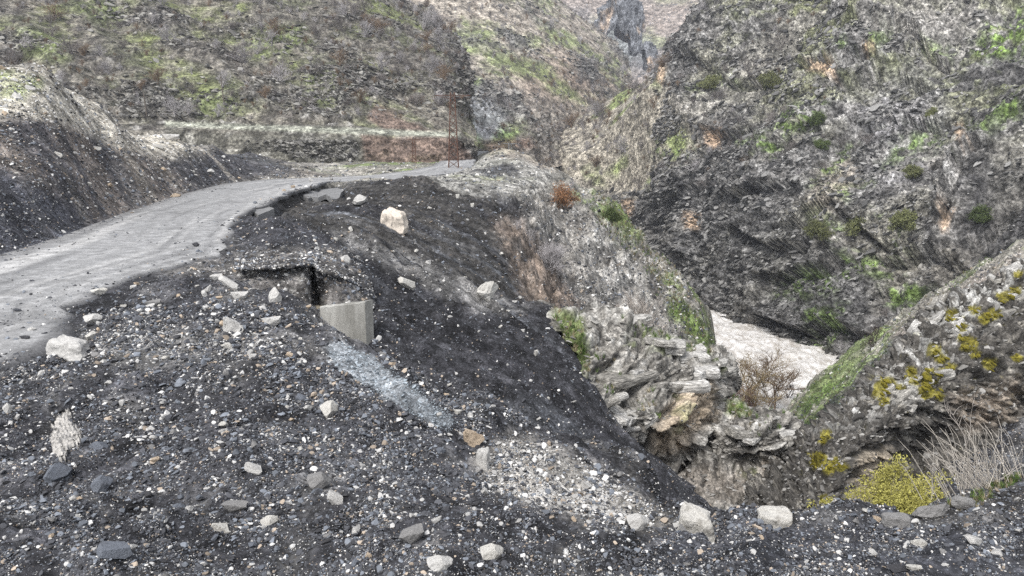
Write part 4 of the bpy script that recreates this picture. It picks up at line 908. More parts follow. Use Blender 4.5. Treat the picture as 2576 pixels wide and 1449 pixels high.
# ---- concrete wall of the washed out culvert
m, nt, b = new_mat('weathered_concrete'); b.inputs['Roughness'].default_value = .85
tc = nt.nodes.new('ShaderNodeTexCoord'); mp = nt.nodes.new('ShaderNodeMapping'); mp.inputs['Scale'].default_value = (.8, .8, .2); nt.links.new(tc.outputs['Object'], mp.inputs[0])
c = ramp(nt, noise(nt, 1.0, 5, .6, mp.outputs[0], .2), [(.42, (.24, .235, .215)), (.5, (.38, .375, .35)), (.58, (.5, .495, .465))])
c = mul(nt, c, ramp(nt, noise(nt, 14, 8, .75, tc.outputs['Object']), [(.3, .72), (.7, 1.15)]))
nt.links.new(c, b.inputs['Base Color']); bump(nt, b, noise(nt, 30, 6, .7, tc.outputs['Object']), .5, .02); M_CONC = m
def wall_box(name, a_, b_, th, ztop_a, ztop_b, zbot, parent, mat):
    a_, b_ = np.array(a_[:2]), np.array(b_[:2]); dr = (b_ - a_) / np.linalg.norm(b_ - a_); bk = np.array([-dr[1], dr[0]])
    if bk[1] < 0: bk = -bk
    n_ = 14; V = []; F_ = []
    for k in range(n_ + 1):
        t = k / n_; p = a_ + (b_ - a_) * t; q = p + bk * th; zt = ztop_a + (ztop_b - ztop_a) * t + random.uniform(-.012, .012); ch = .03
        for (xy, zz) in ((p, zbot), (p, zt - ch), (p + bk * ch, zt), (q, zt), (q, zbot)): V.append((xy[0], xy[1], zz))
    for k in range(n_):
        for e in range(5): F_.append((k * 5 + e, (k + 1) * 5 + e, (k + 1) * 5 + (e + 1) % 5, k * 5 + (e + 1) % 5))
    F_ += [tuple(range(5))[::-1], tuple(n_ * 5 + e for e in range(5))]
    me = bpy.data.meshes.new(name); me.from_pydata(V, [], F_); me.materials.append(mat); me.update(); return obj(name, me, parent)
cA, cB_, cC_, cD = atv(804, 772, 19.0), atv(918, 760, 18.1), atv(760, 772, 19.55), atv(798, 772, 19.2)
ww = empty('culvert_wall', (0, 0, 0), 'weathered concrete culvert wall jutting from the washed-out bank', 'wall')
wall_box('wall_panel', cA, cB_, .26, cA[2], cB_[2] + .02, -5.6, ww, M_CONC)
wall_box('wall_end', cC_, cD, .3, cC_[2], cD[2] - .03, -5.6, ww, stone_mat('stained_concrete', base=(.24, .21, .16), stain=(.12, .1, .08)))

# ================================================================== OUTCROPS
M_LIME = ground_mat('layered_limestone', (.1, .5), .45, .05)
def rockface(name, rows, n_, m_, bedn, per, amp, seed, colfn, label, cat='rock outcrop'):
    K = pts(rows); away = np.array([0, 1, 0.])
    K = np.concatenate([K[:, :1] + np.array([-.4, 3.5, -.6]), K, K[:, -1:] + np.array([.4, 3.5, -.6])], 1)
    K = np.concatenate([K, K[-1:] + np.array([0, .6, -4.])], 0)
    P = catmull(K, n_, m_); N_ = patch_normals(P); x, y, z = P[..., 0], P[..., 1], P[..., 2]
    bd = np.array(bedn, float); bd /= np.linalg.norm(bd); bed = x * bd[0] + y * bd[1] + z * bd[2] + .35 * fbm(x, y, z, wl=4, octs=3, seed=seed)
    kx, ky, kz = (.25 * perlin(x / .8, y / .8, z / .8, seed + 21 + q) for q in range(3))
    d1, d2, cv = worley((x + kx) / (per * 2.2), (y + ky) / (per * 2.2), (bed + kz) / per, seed + 1)
    e1, e2, ev = worley(x / (per * .8), y / (per * .8), bed / (per * .45), seed + 2)
    g_ = fbm(x, y, z, wl=per * 5, octs=4, gain=.6, seed=seed + 3, ridged=True)
    disp = amp * ((g_ - .3) * .75 + (sstep(.0, .3, d2 - d1) - 1) * .5 + cv * .35 + (sstep(0, .35, e2 - e1) - 1) * .2 + ev * .1 + ledges(bed, per, seed) * .8 + ledges(bed, per * .37, seed + 5) * .22)
    disp = disp - disp.mean() - .25 * amp
    P2 = P + N_ * disp[..., None]; vx, vy = keep(name, P2, N_)
    c_ = colfn(P2, vx, vy, bed, cv, ev, sstep(.02, .14, d2 - d1))
    me = grid_mesh('rock_face', P2, M_LIME, c_)
    root = empty('rock_outcrop', tuple(P2[-1, m_ // 2]), label, cat)
    o = obj('rock_face', me, root); o.location = -root.location
    return root, P2, N_, vx, vy
def lime_cols(P, vx, vy, bed, cv, ev, jn):
    x, y, z = P[..., 0], P[..., 1], P[..., 2]; g1 = fbm(x, y, bed * 2, wl=.7, octs=4, gain=.7, seed=641); g2 = fbm(x, y, z, wl=2.5, octs=4, seed=642)
    c = np.broadcast_to(np.array([.2, .19, .172]), P.shape).copy()
    c = mix(c, (.4, .39, .365), sstep(.02, .32, g1 + .25 * (cv - .5)) * .75); c = mix(c, (.055, .052, .048), sstep(.0, .26, -g1 + .3 * g2) * .88)
    tan_ = vmask(vx + 20 * g2, vy + 20 * g1, [(1640, 1090), (1720, 980), (1790, 960), (1800, 1040), (1720, 1130), (1640, 1150)], 24)
    c = mix(c, (.42, .34, .25), tan_ * .75); c = mix(c, (.44, .36, .28), vmask(vx + 20 * g2, vy, [(1920, 1170), (2000, 1150), (2000, 1230), (1930, 1240)], 24) * .7)
    c = mix(c, (.2, .175, .15), vmask(vx + 20 * g2, vy, [(1700, 1180), (1900, 1170), (1930, 1260), (1800, 1270), (1700, 1240)], 24) * .6)
    gr = vmask(vx + 30 * g1, vy + 20 * g2, [(1395, 775), (1450, 790), (1480, 860), (1470, 960), (1420, 860)], 20)
    gr = np.maximum(gr, vmask(vx + 30 * g1, vy + 16 * g2, [(1570, 800), (1700, 850), (1790, 890), (1700, 890), (1600, 850)], 16) * sstep(-.1, .2, g1))
    gr = np.maximum(gr, vmask(vx + 20 * g1, vy, [(1830, 1005), (1870, 1010), (1880, 1040), (1830, 1040)], 12))
    gr = np.maximum(gr, sstep(.22, .4, g2) * .5)
    return mix(c, (.12, .155, .045), gr * .85)
rows1 = [
 [(540, 330, 38), (575, 328, 39), (620, 334, 39), (652, 348, 39), (690, 362, 39.5), (718, 374, 40), (729, 380, 42)],
 [(546, 312, 31), (578, 308, 32), (620, 312, 32.5), (652, 326, 33), (690, 344, 33.5), (714, 356, 34.5), (724, 364, 38)],
 [(562, 330, 27.6), (585, 337, 27.6), (622, 344, 28.3), (655, 352, 28.6), (690, 362, 29), (714, 370, 30), (727, 374, 34)],
 [(578, 365, 26.3), (598, 375, 26.2), (628, 388, 26.5), (660, 390, 27), (692, 398, 28), (713, 405, 29.2), (727, 405, 33)],
 [(588, 398, 24.8), (606, 408, 24.9), (634, 420, 25.4), (664, 425, 25.7), (694, 430, 27.2), (714, 437, 29), (728, 437, 33)],
 [(598, 428, 24.8), (618, 443, 25.6), (645, 455, 26.6), (668, 462, 27.4), (695, 468, 28.4), (716, 472, 30), (730, 472, 33)],
 [(610, 465, 23), (632, 482, 23), (655, 495, 24), (680, 505, 25), (700, 512, 27), (720, 515, 29), (732, 515, 32)]]
O1, P_o1, N_o1, vx1, vy1 = rockface('outcrop', rows1, 300, 330, (-.12, -.1, 1), .8, .75, 651, lime_cols, 'layered pale limestone outcrop with grassy top above the ravine')
rows2 = [
 [(705, 440, 37), (735, 436, 36), (757, 436, 35), (780, 440, 35), (800, 452, 36), (808, 468, 36)],
 [(710, 412, 31), (735, 408, 30.5), (755, 410, 30), (778, 413, 30), (795, 424, 30.5), (803, 440, 31.5)],
 [(712, 425, 29), (735, 425, 28.2), (757, 430, 27.8), (780, 433, 28), (797, 445, 29), (806, 460, 30)],
 [(700, 455, 28), (725, 455, 27.6), (755, 465, 27.4), (782, 468, 27), (800, 476, 28), (809, 490, 29)],
 [(690, 482, 26.5), (715, 487, 26.2), (745, 496, 25.6), (775, 500, 25.5), (797, 506, 27), (808, 516, 28.5)],
 [(688, 525, 24), (715, 530, 24), (745, 535, 24), (775, 540, 24), (797, 545, 26), (808, 550, 28)]]
O2, P_o2, N_o2, vx2, vy2 = rockface('outcrop_low', rows2, 230, 220, (-.2, -.15, 1), .7, .7, 661, lime_cols, 'lower knobbly limestone outcrop between layered outcrop and mossy rock')
MOSSPOS = ((2440, 862, 44), (2425, 845, 30), (2455, 890, 26), (2350, 880, 40), (2365, 905, 36), (2290, 935, 34), (2340, 950, 52), (2370, 940, 30), (2230, 970, 52), (2210, 990, 36), (2225, 1010, 30), (2330, 985, 46), (2360, 1000, 30), (2480, 800, 36), (2500, 790, 40), (2450, 780, 26), (2530, 745, 36), (2556, 730, 30), (2560, 690, 26), (2395, 790, 34), (2300, 960, 30), (2265, 980, 26), (2080, 1095, 36), (2070, 1110, 26), (2060, 1155, 44), (2085, 1180, 36), (2100, 1160, 26), (2115, 1175, 30), (2050, 1170, 26), (2075, 1255, 28), (2560, 900, 26), (2490, 915, 34), (2420, 820, 30), (2390, 925, 30))
def moss_cols(P, vx, vy, bed, cv, ev, jn):
    x, y, z = P[..., 0], P[..., 1], P[..., 2]; g1 = fbm(x, y, z, wl=.6, octs=4, gain=.7, seed=671); g2 = fbm(x, y, z, wl=2.2, octs=4, seed=672)
    c = np.broadcast_to(np.array([.075, .07, .063]), P.shape).copy()
    c = mix(c, (.035, .033, .03), sstep(-.05, .3, g1) * .8); c = mix(c, (.33, .31, .27), sstep(.14, .36, -g1 + .2 * g2) * .55)
    top = vmask(vx + 25 * g1, vy + 25 * g2, [(2050, 1090), (2200, 950), (2330, 780), (2460, 690), (2700, 560), (2700, 690), (2540, 775), (2400, 895), (2280, 1005), (2180, 1050)], 34)
    c = mix(c, (.42, .415, .395), top * .8 * sstep(-.02, .2, ev - .55 + .6 * g1) * .85)
    mo_ = np.zeros(vx.shape)
    for (a_, b_, w_) in MOSSPOS: mo_ = np.maximum(mo_, 1 - ((vx + 14 * g1 - a_) ** 2 + 1.5 * (vy + 14 * g2 - b_) ** 2) / (w_ * .62) ** 2)
    c = mix(c, (.17, .15, .02), sstep(.15, .5, mo_ + .7 * g1) * .85)
    c = mix(c, (.4, .34, .26), vmask(vx + 20 * g2, vy + 20 * g1, [(2170, 1140), (2240, 1130), (2230, 1220), (2170, 1300), (2130, 1290)], 20) * .7)
    c = mix(c, (.34, .28, .22), vmask(vx + 30 * g2, vy + 20 * g1, [(2400, 1000), (2560, 960), (2540, 1060), (2420, 1080)], 30) * .5)
    return c
rows3 = [
 [(792, 470, 33), (804, 455, 34), (828, 438, 36), (860, 405, 38), (892, 372, 40), (928, 338, 42), (965, 315, 43), (1005, 292, 44), (1050, 268, 45), (1110, 240, 46), (1180, 210, 48)],
 [(786, 450, 28), (800, 434, 28.5), (822, 420, 29.5), (856, 388, 31), (890, 350, 33), (924, 312, 34.5), (960, 290, 35.5), (1000, 270, 36.5), (1045, 246, 37.5), (1100, 215, 39), (1175, 180, 41)],
 [(790, 468, 26), (806, 456, 26), (830, 446, 26.3), (862, 420, 28), (896, 388, 30), (930, 352, 31.5), (966, 330, 32.5), (1004, 312, 33.5), (1048, 290, 34.5), (1102, 262, 36), (1176, 235, 38)],
 [(792, 490, 24.5), (808, 482, 24.2), (832, 474, 24.4), (864, 448, 26.6), (898, 424, 28.2), (932, 400, 29.4), (968, 385, 30.4), (1006, 372, 31.4), (1050, 355, 32.4), (1104, 335, 34), (1178, 312, 36)],
 [(792, 512, 23), (808, 506, 22.6), (832, 500, 22.8), (864, 478, 26.8), (898, 462, 29.2), (932, 446, 30), (968, 434, 30.4), (1006, 425, 31), (1050, 412, 31.5), (1104, 398, 33), (1178, 380, 35)],
 [(792, 532, 22), (808, 528, 21.6), (834, 524, 21.8), (866, 512, 24), (900, 502, 26), (934, 492, 27), (970, 484, 28), (1008, 476, 29), (1052, 468, 30), (1106, 458, 31), (1180, 445, 33)],
 [(792, 560, 20), (808, 558, 19.6), (836, 556, 19.8), (868, 548, 21), (902, 540, 22), (936, 532, 23), (972, 526, 24), (1010, 520, 25), (1054, 512, 26), (1108, 505, 27), (1182, 495, 29)]]
O3, P_o3, N_o3, vx3, vy3 = rockface('mossy', rows3, 330, 400, (.45, -.2, 1), .6, .55, 681, moss_cols, 'big mossy rock crag rising to the right above the ravine')

# loose blocks standing proud of the crags
def boxy(seed):
    V, F_ = ICO[3]; r = np.random.default_rng(seed); p = 9.0; V = V / ((np.abs(V) ** p).sum(1, keepdims=True) ** (1 / p)); V = V @ np.array(Euler((0, 0, .3 * seed)).to_matrix()).T
    V = V * (1 +   .13 * fbm(V[:, 0] + seed, V[:, 1], V[:, 2], wl=.8, octs=4, gain=.6, seed=seed))[:, None] * .5
    return raw_mesh('rock_block', V, F_, 3, M_LIME, False)
BLK = [boxy(700 + k) for k in range(4)]
def block_col(me, c):
    a = me.color_attributes.new('Col', 'FLOAT_COLOR', 'POINT'); n_ = len(me.vertices); cc = np.ones((n_, 4), np.float32)
    co = np.zeros(n_ * 3); me.vertices.foreach_get('co', co); co = co.reshape(-1, 3)
    cc[:, :3] = np.array(c) * (1 + .5 * fbm(co[:, 0], co[:, 1], co[:, 2], wl=.3, octs=3, seed=77))[:, None]; a.data.foreach_set('color', cc.ravel())
for k, me in enumerate(BLK): block_col(me, ((.3, .29, .27), (.26, .25, .23), (.36, .35, .33), (.22, .21, .19))[k])
def blocks(root, P, vx, vy, poly, n_, s0, s1, tilt, rx=0.):
    m_ = vmask(vx, vy, poly, 6); idx = np.nonzero(m_.ravel() > .5)[0]; Q = P.reshape(-1, 3)
    if len(idx) == 0: return
    for k in rng.choice(idx, n_):
        o = obj('rock_block', random.choice(BLK), root); s_ = random.uniform(s0, s1)
        o.scale = (s_ * random.uniform(1.1, 2.4), s_, s_ * random.uniform(.28, .5)); o.rotation_euler = (random.gauss(0, tilt), random.gauss(rx, tilt), random.gauss(0, .5))
        o.location = Vector(Q[k]) + Vector((0, s_ * .22, -s_ * .1)) - root.location
blocks(O1, P_o1, vx1, vy1, [(1450, 780), (1560, 790), (1800, 890), (1810, 960), (1700, 1010), (1600, 960), (1480, 900)], 26, .5, 1.2, .06)
blocks(O1, P_o1, vx1, vy1, [(1480, 1000), (1640, 1000), (1660, 1080), (1560, 1080)], 16, .3, .7, .2)
blocks(O2, P_o2, vx2, vy2, [(1830, 1000), (1980, 1010), (2010, 1100), (2000, 1150), (1900, 1120), (1820, 1080)], 26, .3, .8, .2)
blocks(O3, P_o3, vx3, vy3, [(2200, 950), (2330, 780), (2460, 690), (2640, 580), (2640, 740), (2480, 840), (2380, 960), (2260, 1050)], 44, .3, .8, .2, -.35)
# moss cushions
M_MOSS = stone_mat('olive_moss', base=(.18, .155, .02), stain=(.1, .092, .016), sc_=5, vary=.4, rough=1)
MOSSM = [rmesh('moss', 720 + k, 3, M_MOSS, cuts=0, flat=.5, rough=.7) for k in range(4)]
for (mx_, my_, mw) in MOSSPOS:
    P, N_ = patch_hit('mossy', mx_ * VS, my_ * VS); s_ = mw * VS * P[1] / F_PX
    for q in range(3):
        o = obj('moss', MOSSM[(mx_ + q) % 4], O3); o.scale = (s_ * random.uniform(.35, .75), s_ * .22, s_ * random.uniform(.25, .5)); o.rotation_euler = (random.uniform(-.4, .4), random.uniform(.2, .8), random.uniform(-.4, .4))
        o.location = Vector(P) + Vector(N_) * .06 + Vector((random.gauss(0, .22), 0, random.gauss(0, .16))) * s_ - O3.location

# crumbly white patch stuck on the near debris
oul = [(150, 1165), (132, 1130), (128, 1095), (140, 1062), (168, 1036), (184, 1040), (176, 1060), (192, 1072), (206, 1096), (196, 1126), (170, 1132), (164, 1164)]
ga, gb = np.meshgrid(np.linspace(118, 214, 36), np.linspace(1028, 1172, 50)); PP = np.array([[ground_hit(a_ * VS, b_ * VS)[0] for a_, b_ in zip(ra, rb)] for ra, rb in zip(ga, gb)])
sdp = poly_sd(ga + 9 * perlin(ga / 9, gb / 9, None, 91), gb + 9 * perlin(ga / 9, gb / 9, None, 92), oul)
PP[..., 2] += np.where(sdp > 0, .02 + .02 * np.clip(sdp / 12, 0, 1) + .012 * perlin(ga / 5, gb / 5, None, 93), -.03)
obj('plaster_patch', grid_mesh('plaster_patch', PP, stone_mat('crumbly_plaster', base=(.46, .44, .41), stain=(.14, .135, .13), sc_=9, vary=.5, stain_amt=.9), cut=sdp < -5), label='crumbly white plaster patch stuck on the near debris at the left', cat='plaster')
# ================================================================== PLANTS
def twig_mat(name, c, vary=.3):
    m, nt, b = new_mat(name); tc = nt.nodes.new('ShaderNodeTexCoord'); oi = nt.nodes.new('ShaderNodeObjectInfo')
    rgb = nt.nodes.new('ShaderNodeRGB'); rgb.outputs[0].default_value = (*c, 1)
    q = mul(nt, rgb.outputs[0], ramp(nt, noise(nt, 3, 4, .6, tc.outputs['Object']), [(.3, 1 - vary), (.7, 1 + vary)]))
    q = mul(nt, q, ramp(nt, oi.outputs['Random'], [(0, .75), (1, 1.25)])); nt.links.new(q, b.inputs['Base Color']); return m
MT = dict(grey=twig_mat('grey_twigs', (.2, .18, .17)), pale=twig_mat('pale_twigs', (.42, .38, .34)), brown=twig_mat('brown_twigs', (.2, .145, .1)), yellow=twig_mat('yellowish_twigs', (.3, .235, .14)),
          red=twig_mat('reddish_twigs', (.2, .12, .1)), dark=twig_mat('dark_twigs', (.07, .055, .05)), lilac=twig_mat('silver_twigs', (.38, .36, .36)), straw=twig_mat('straw_stems', (.62, .57, .5)))
ML = dict(juniper=twig_mat('juniper_leaf', (.075, .1, .035)), olive=twig_mat('olive_leaf', (.15, .16, .07)), yellow=twig_mat('yellow_green_leaf', (.34, .32, .09)), rust=twig_mat('rust_leaf', (.3, .16, .085)), grass=twig_mat('grass_blade', (.1, .17, .035)))
def branches(seed, stems, h, spread, levels=3, kids=4, r0=.02, lean=(0, 0), up=.25, wig=.18, first=.25):
    """segments (p0,p1,r0,r1) of a bare plant of height h"""
    r = random.Random(seed); S_ = []; tips = []
    def grow(p, d, L_, rad, lv):
        n_ = 3 if lv else 4; pts_ = [p]; dd = d
        for k in range(n_):
            dd = (dd + Vector((r.gauss(0, wig), r.gauss(0, wig), r.gauss(0, wig) + up * .12))).normalized()
            q = pts_[-1] + dd * (L_ / n_); S_.append((pts_[-1], q, rad * (1 - .75 * k / n_), rad * (1 - .75 * (k + 1) / n_))); pts_.append(q)
        if lv + 1 >= levels: tips.extend(pts_[1:]); return
        for k in range(kids):
            t = r.uniform(first, 1.0) * n_; i = min(int(t), n_ - 1); q = pts_[i].lerp(pts_[i + 1], t - i)
            a = Vector((r.gauss(0, 1), r.gauss(0, 1), r.gauss(0, .6) + up)).normalized()
            grow(q, (dd * .75 + a * .8).normalized(), L_ * r.uniform(.4, .62), rad * .55, lv + 1)
    for k in range(stems):
        az = r.uniform(0, 6.283); sp_ = abs(r.gauss(0, spread))
        grow(Vector((r.gauss(0, .02 * h), r.gauss(0, .02 * h), 0)), Vector((math.cos(az) * sp_ + lean[0], math.sin(az) * sp_ + lean[1], 1)).normalized(), h * r.uniform(.5, .75), r0, 0)
    return S_, tips
def tube_mesh(name, segs, mat):
    n_ = len(segs); A0 = np.array([s[0] for s in segs]); A1 = np.array([s[1] for s in segs]); r0 = np.array([s[2] for s in segs]); r1 = np.array([s[3] for s in segs])
    d = A1 - A0; d /= np.linalg.norm(d, axis=1, keepdims=True) + 1e-9; hlp = np.where(np.abs(d[:, 2:3]) < .9, np.array([[0, 0, 1.]]), np.array([[1., 0, 0]]))
    e1 = np.cross(d, hlp); e1 /= np.linalg.norm(e1, axis=1, keepdims=True) + 1e-9; e2 = np.cross(d, e1); V = np.zeros((n_, 6, 3))
    for k in range(3):
        a_ = 2.0944 * k; o_ = e1 * math.cos(a_) + e2 * math.sin(a_); V[:, k] = A0 + o_ * r0[:, None]; V[:, 3 + k] = A1 + o_ * r1[:, None]
    q = np.array([[0, 1, 4, 3], [1, 2, 5, 4], [2, 0, 3, 5]]); F_ = (np.arange(n_)[:, None, None] * 6 + q[None]).reshape(-1, 4)
    return raw_mesh(name, V.reshape(-1, 3), F_, 4, mat, True)
def leaf_mesh(name, tips, per, size, spreadr, mat, seed=0):
    r = np.random.default_rng(seed); C_ = np.repeat(np.array([tuple(t) for t in tips]), per, 0); n_ = len(C_); C_ = C_ + r.normal(0, spreadr, C_.shape)
    a = r.normal(size=(n_, 3)); a /= np.linalg.norm(a, axis=1, keepdims=True); b_ = np.cross(a, r.normal(size=(n_, 3))); b_ /= np.linalg.norm(b_, axis=1, keepdims=True)
    s_ = size * r.uniform(.6, 1.3, (n_, 1)); V = np.stack([C_ - a * s_, C_ + b_ * s_ * .4, C_ + a * s_, C_ - b_ * s_ * .4], 1)
    return raw_mesh(name, V.reshape(-1, 3), np.arange(n_ * 4), 4, mat, False)
def surf(vx, vy, where, d=None):
    if where == 'ground':
        P, N_, _ = ground_hit(vx * VS, vy * VS); return P
    if where == 'at':
        P = atv(vx, vy, d); P[2] = ground_z(P[0], P[1])
        if d > 90: P[2] = max(P[2], -40.3)
        return P
    return patch_hit(where, vx * VS, vy * VS)[0]
def plant(name, vx, vy, h, where, label, cat, tw, leaf=None, d=None, hm=None, stems=6, spread=.5, levels=3, kids=4, r0=.012, lean=(0, 0), wid=1.0, lsize=.04, per=4, lspread=.05, up=.25, group=None, seed=None):
    P = surf(vx, vy, where, d); Hm = hm or h * VS * P[1] / F_PX; seed = seed or int(vx * 7 + vy)
    S_, tips = branches(seed, stems, 1.0, spread, levels, kids, r0, lean, up)
    zz = max(max(s[1].z for s in S_), .1); rt = empty(name, tuple(P - np.array([0, 0, .05 * Hm])), label, cat, group)
    k = Hm / zz; rt.scale = (k * wid, k * wid, k)
    obj('stems' if stems > 2 else 'trunk', tube_mesh('stems', S_, MT[tw]), rt)
    if leaf: obj('foliage', leaf_mesh('foliage', tips, per, lsize, lspread, ML[leaf], seed), rt)
    return rt
# along the river
plant('riverside_tree', 1905, 1032, 215, 'at', 'tallest bare yellowish tree standing before the river', 'tree', 'yellow', d=109, stems=2, spread=.25, levels=4, kids=8, r0=.014, wid=1.5)
plant('riverside_tree', 1938, 1030, 190, 'at', 'bare brown tree right of the tallest riverside tree', 'tree', 'brown', d=108, stems=2, spread=.25, levels=4, kids=8, r0=.013, wid=1.4)
plant('riverside_tree', 1858, 1030, 165, 'at', 'slender bare reddish tree left of the tallest riverside tree', 'tree', 'red', d=107, stems=3, spread=.3, levels=4, kids=7, r0=.01, wid=1.3)
plant('riverside_tree', 1832, 1010, 140, 'at', 'bare brown sapling clump nearest the layered outcrop', 'tree', 'red', d=106, stems=5, spread=.3, levels=3, kids=7, r0=.01)
plant('riverside_tree', 1892, 1040, 120, 'at', 'low brown thicket at the foot of the tallest riverside tree', 'tree', 'brown', d=107, stems=6, spread=.4, levels=3, kids=7, r0=.009)
plant('riverside_tree', 1988, 948, 84, 'at', 'dark bare tree standing in the flooded river', 'tree', 'dark', d=116, stems=4, spread=.3, levels=3, kids=6, r0=.018)
plant('riverside_tree', 1822, 890, 70, 'at', 'dark reddish tree leaning out over the river', 'tree', 'dark', d=100, stems=2, spread=.15, levels=4, kids=6, r0=.025, lean=(.5, 0))
plant('riverside_shrub', 1775, 785, 44, 'at', 'small red shrub at the far bend of the river', 'shrub', 'red', d=150, stems=6, spread=.4, levels=3, kids=6, r0=.02)
plant('riverside_shrub', 1800, 800, 30, 'at', 'small bare shrub by the water below the grassy edge', 'shrub', 'red', d=110, stems=6, spread=.5, levels=3, kids=6, r0=.02)
plant('riverside_shrub', 1996, 905, 34, 'mountain', 'tan brush at the river foot of the mountain wall', 'shrub', 'brown', stems=14, spread=.9, levels=3, kids=6, r0=.02)
plant('bare_tree', 2188, 935, 92, 'at', 'bare dark tree on the grassy spur beyond the river', 'tree', 'dark', d=84, stems=3, spread=.3, levels=4, kids=6, r0=.02)
plant('bare_shrub', 2120, 880, 50, 'at', 'grey bare shrub on the spur next to the bare dark tree', 'shrub', 'lilac', d=100, stems=10, spread=.6, levels=3, kids=6, r0=.012)
plant('bare_shrub', 2020, 1000, 40, 'at', 'thin bare shrub at the spur edge over the river', 'shrub', 'grey', d=98, stems=5, spread=.4, levels=3, kids=6, r0=.014)
# on the flank of the ridge
plant('rust_shrub', 1417, 532, 70, 'ground', 'rust-brown leafy shrub on the ridge flank', 'shrub', 'brown', 'rust', stems=9, spread=.5, levels=3, kids=5, per=5, lsize=.03, lspread=.05)
plant('silver_shrub', 1388, 690, 100, 'ground', 'dense rounded silver-grey shrub on the ridge flank', 'shrub', 'lilac', stems=30, spread=.55, levels=4, kids=6, r0=.016)
plant('juniper', 1540, 566, 44, 'ground', 'dark green juniper on the ridge flank', 'shrub', 'dark', 'juniper', stems=12, spread=.8, levels=3, kids=5, per=9, lsize=.045, lspread=.06)
plant('pale_shrub', 1600, 835, 118, 'ground', 'white-branched leafless shrub behind the layered outcrop', 'shrub', 'pale', stems=14, spread=1.0, levels=3, kids=6, r0=.014, wid=1.1)
plant('pale_shrub', 1602, 515, 44, 'ground', 'pale leafless shrub on the skyline end of the ridge', 'shrub', 'pale', stems=8, spread=.8, levels=3, kids=5, r0=.014)
for k, (a_, b_, h_, lb) in enumerate(((1436, 478, 40, 'grey leafless shrub just above the rust-brown one'), (1330, 620, 50, 'low grey brush on brown scree left of the silver shrub'), (1300, 580, 30, 'grey twiggy shrub at the top of the brown scree'), (1480, 540, 30, 'small grey shrub right of the rust-brown one'), (1455, 520, 34, 'thin grey shrub behind the rust-brown one'))):
    plant('grey_shrub', a_, b_, h_, 'ground', lb, 'shrub', 'lilac', stems=9, spread=.7, levels=3, kids=5, r0=.01)
# evergreens and bare bushes on the mountain wall
for (a_, b_, h_, lb) in ((2482, 568, 46, 'largest round juniper at the right of the mountain wall'), (2055, 592, 42, 'olive juniper in the middle of the mountain wall'), (1934, 212, 40, 'olive bush high on the left of the mountain wall'), (1784, 232, 36, 'yellowish bush near the left skyline of the mountain wall'), (2050, 318, 34, 'olive bush above the dark green juniper on the wall'), (2062, 368, 28, 'dark green juniper beside a bare shrub on the wall'), (2337, 300, 26, 'small olive bush below the grey slabs'), (2297, 440, 30, 'olive bush right of the pale scree streak'), (2152, 578, 46, 'olive bush under the dark overhang crack'), (2272, 572, 50, 'grey-green conical bush right of the overhang crack')):
    plant('juniper', a_, b_, h_, 'mountain', lb, 'shrub', 'dark', 'juniper' if 'dark green' in lb or 'largest' in lb else 'olive', stems=12, spread=.8, levels=3, kids=5, per=9, lsize=.05, lspread=.07)
for (a_, b_, h_, lb) in ((2110, 368, 44, 'bare shrub beside the dark green juniper on the wall'), (2180, 360, 40, 'thin bare tree on the wall above the green streak'), (1880, 190, 60, 'grey bare bush on the upper left of the mountain wall'), (1960, 120, 60, 'grey bare bush near the top of the mountain wall'), (2080, 420, 34, 'bare shrub at the head of the pale scree'), (2230, 790, 44, 'dead branches above the river foot of the wall'), (2300, 640, 40, 'grey dead brush right of the bright green ledge'), (1600, 470, 40, 'bare bush where mountain wall meets the ridge'), (1920, 870, 30, 'fallen bare branches at the dark foot of the wall')):
    plant('bare_shrub', a_, b_, h_, 'mountain', lb, 'shrub', 'grey', stems=10, spread=.7, levels=3, kids=5, r0=.012)
# by the near rim on the right
plant('yellow_bush', 2268, 1300, 120, 'at', 'yellow-green leafy bush in the ravine under the mossy crag', 'bush', 'pale', 'yellow', d=12.5, hm=2.15, stems=22, spread=.38, levels=4, kids=4, r0=.006, per=10, lsize=.014, lspread=.022, wid=.95)
plant('bare_shrub', 2440, 1240, 90, 'at', 'bare twiggy shrub behind the dead stems on the right bank', 'shrub', 'pale', d=10.2, hm=1.8, stems=3, spread=.2, levels=3, kids=4, r0=.009)
plant('bare_shrub', 2250, 1215, 60, 'at', 'lilac bare twigs rising behind the yellow-green bush', 'shrub', 'lilac', d=13.4, hm=2.5, stems=12, spread=.3, levels=3, kids=5, r0=.006)
plant('bare_shrub', 2150, 1260, 60, 'at', 'thin bare twigs left of the yellow-green bush', 'shrub', 'lilac', d=13, hm=2.2, stems=6, spread=.25, levels=3, kids=5, r0=.006)
for (a_, b_, n_, lb) in ((2420, 1252, 26, 'fan of dry straw stems at the left of the bank crest'), (2475, 1228, 36, 'tallest fan of dry straw stems on the bank crest'), (2530, 1206, 26, 'fan of dry straw stems nearest the right picture edge')):
    P = surf(a_, b_, 'ground'); r = random.Random(a_); S_ = []
    for k in range(n_):
        p = Vector((r.gauss(0, .16), r.gauss(0, .08), -.05)); q = p + Vector((r.gauss(-.18, .16), r.gauss(0, .1), r.uniform(.3, .62))); S_.append((p, q, .0042, .0024)); S_.append((q, q + (q - p) * .25 + Vector((-.03, 0, -.02)), .003, .0012))
    rt = empty('dry_stems', tuple(P), lb, 'dry grass', 'dry stems on the right bank'); obj('stem_fan', tube_mesh('stem_fan', S_, MT['straw']), rt)

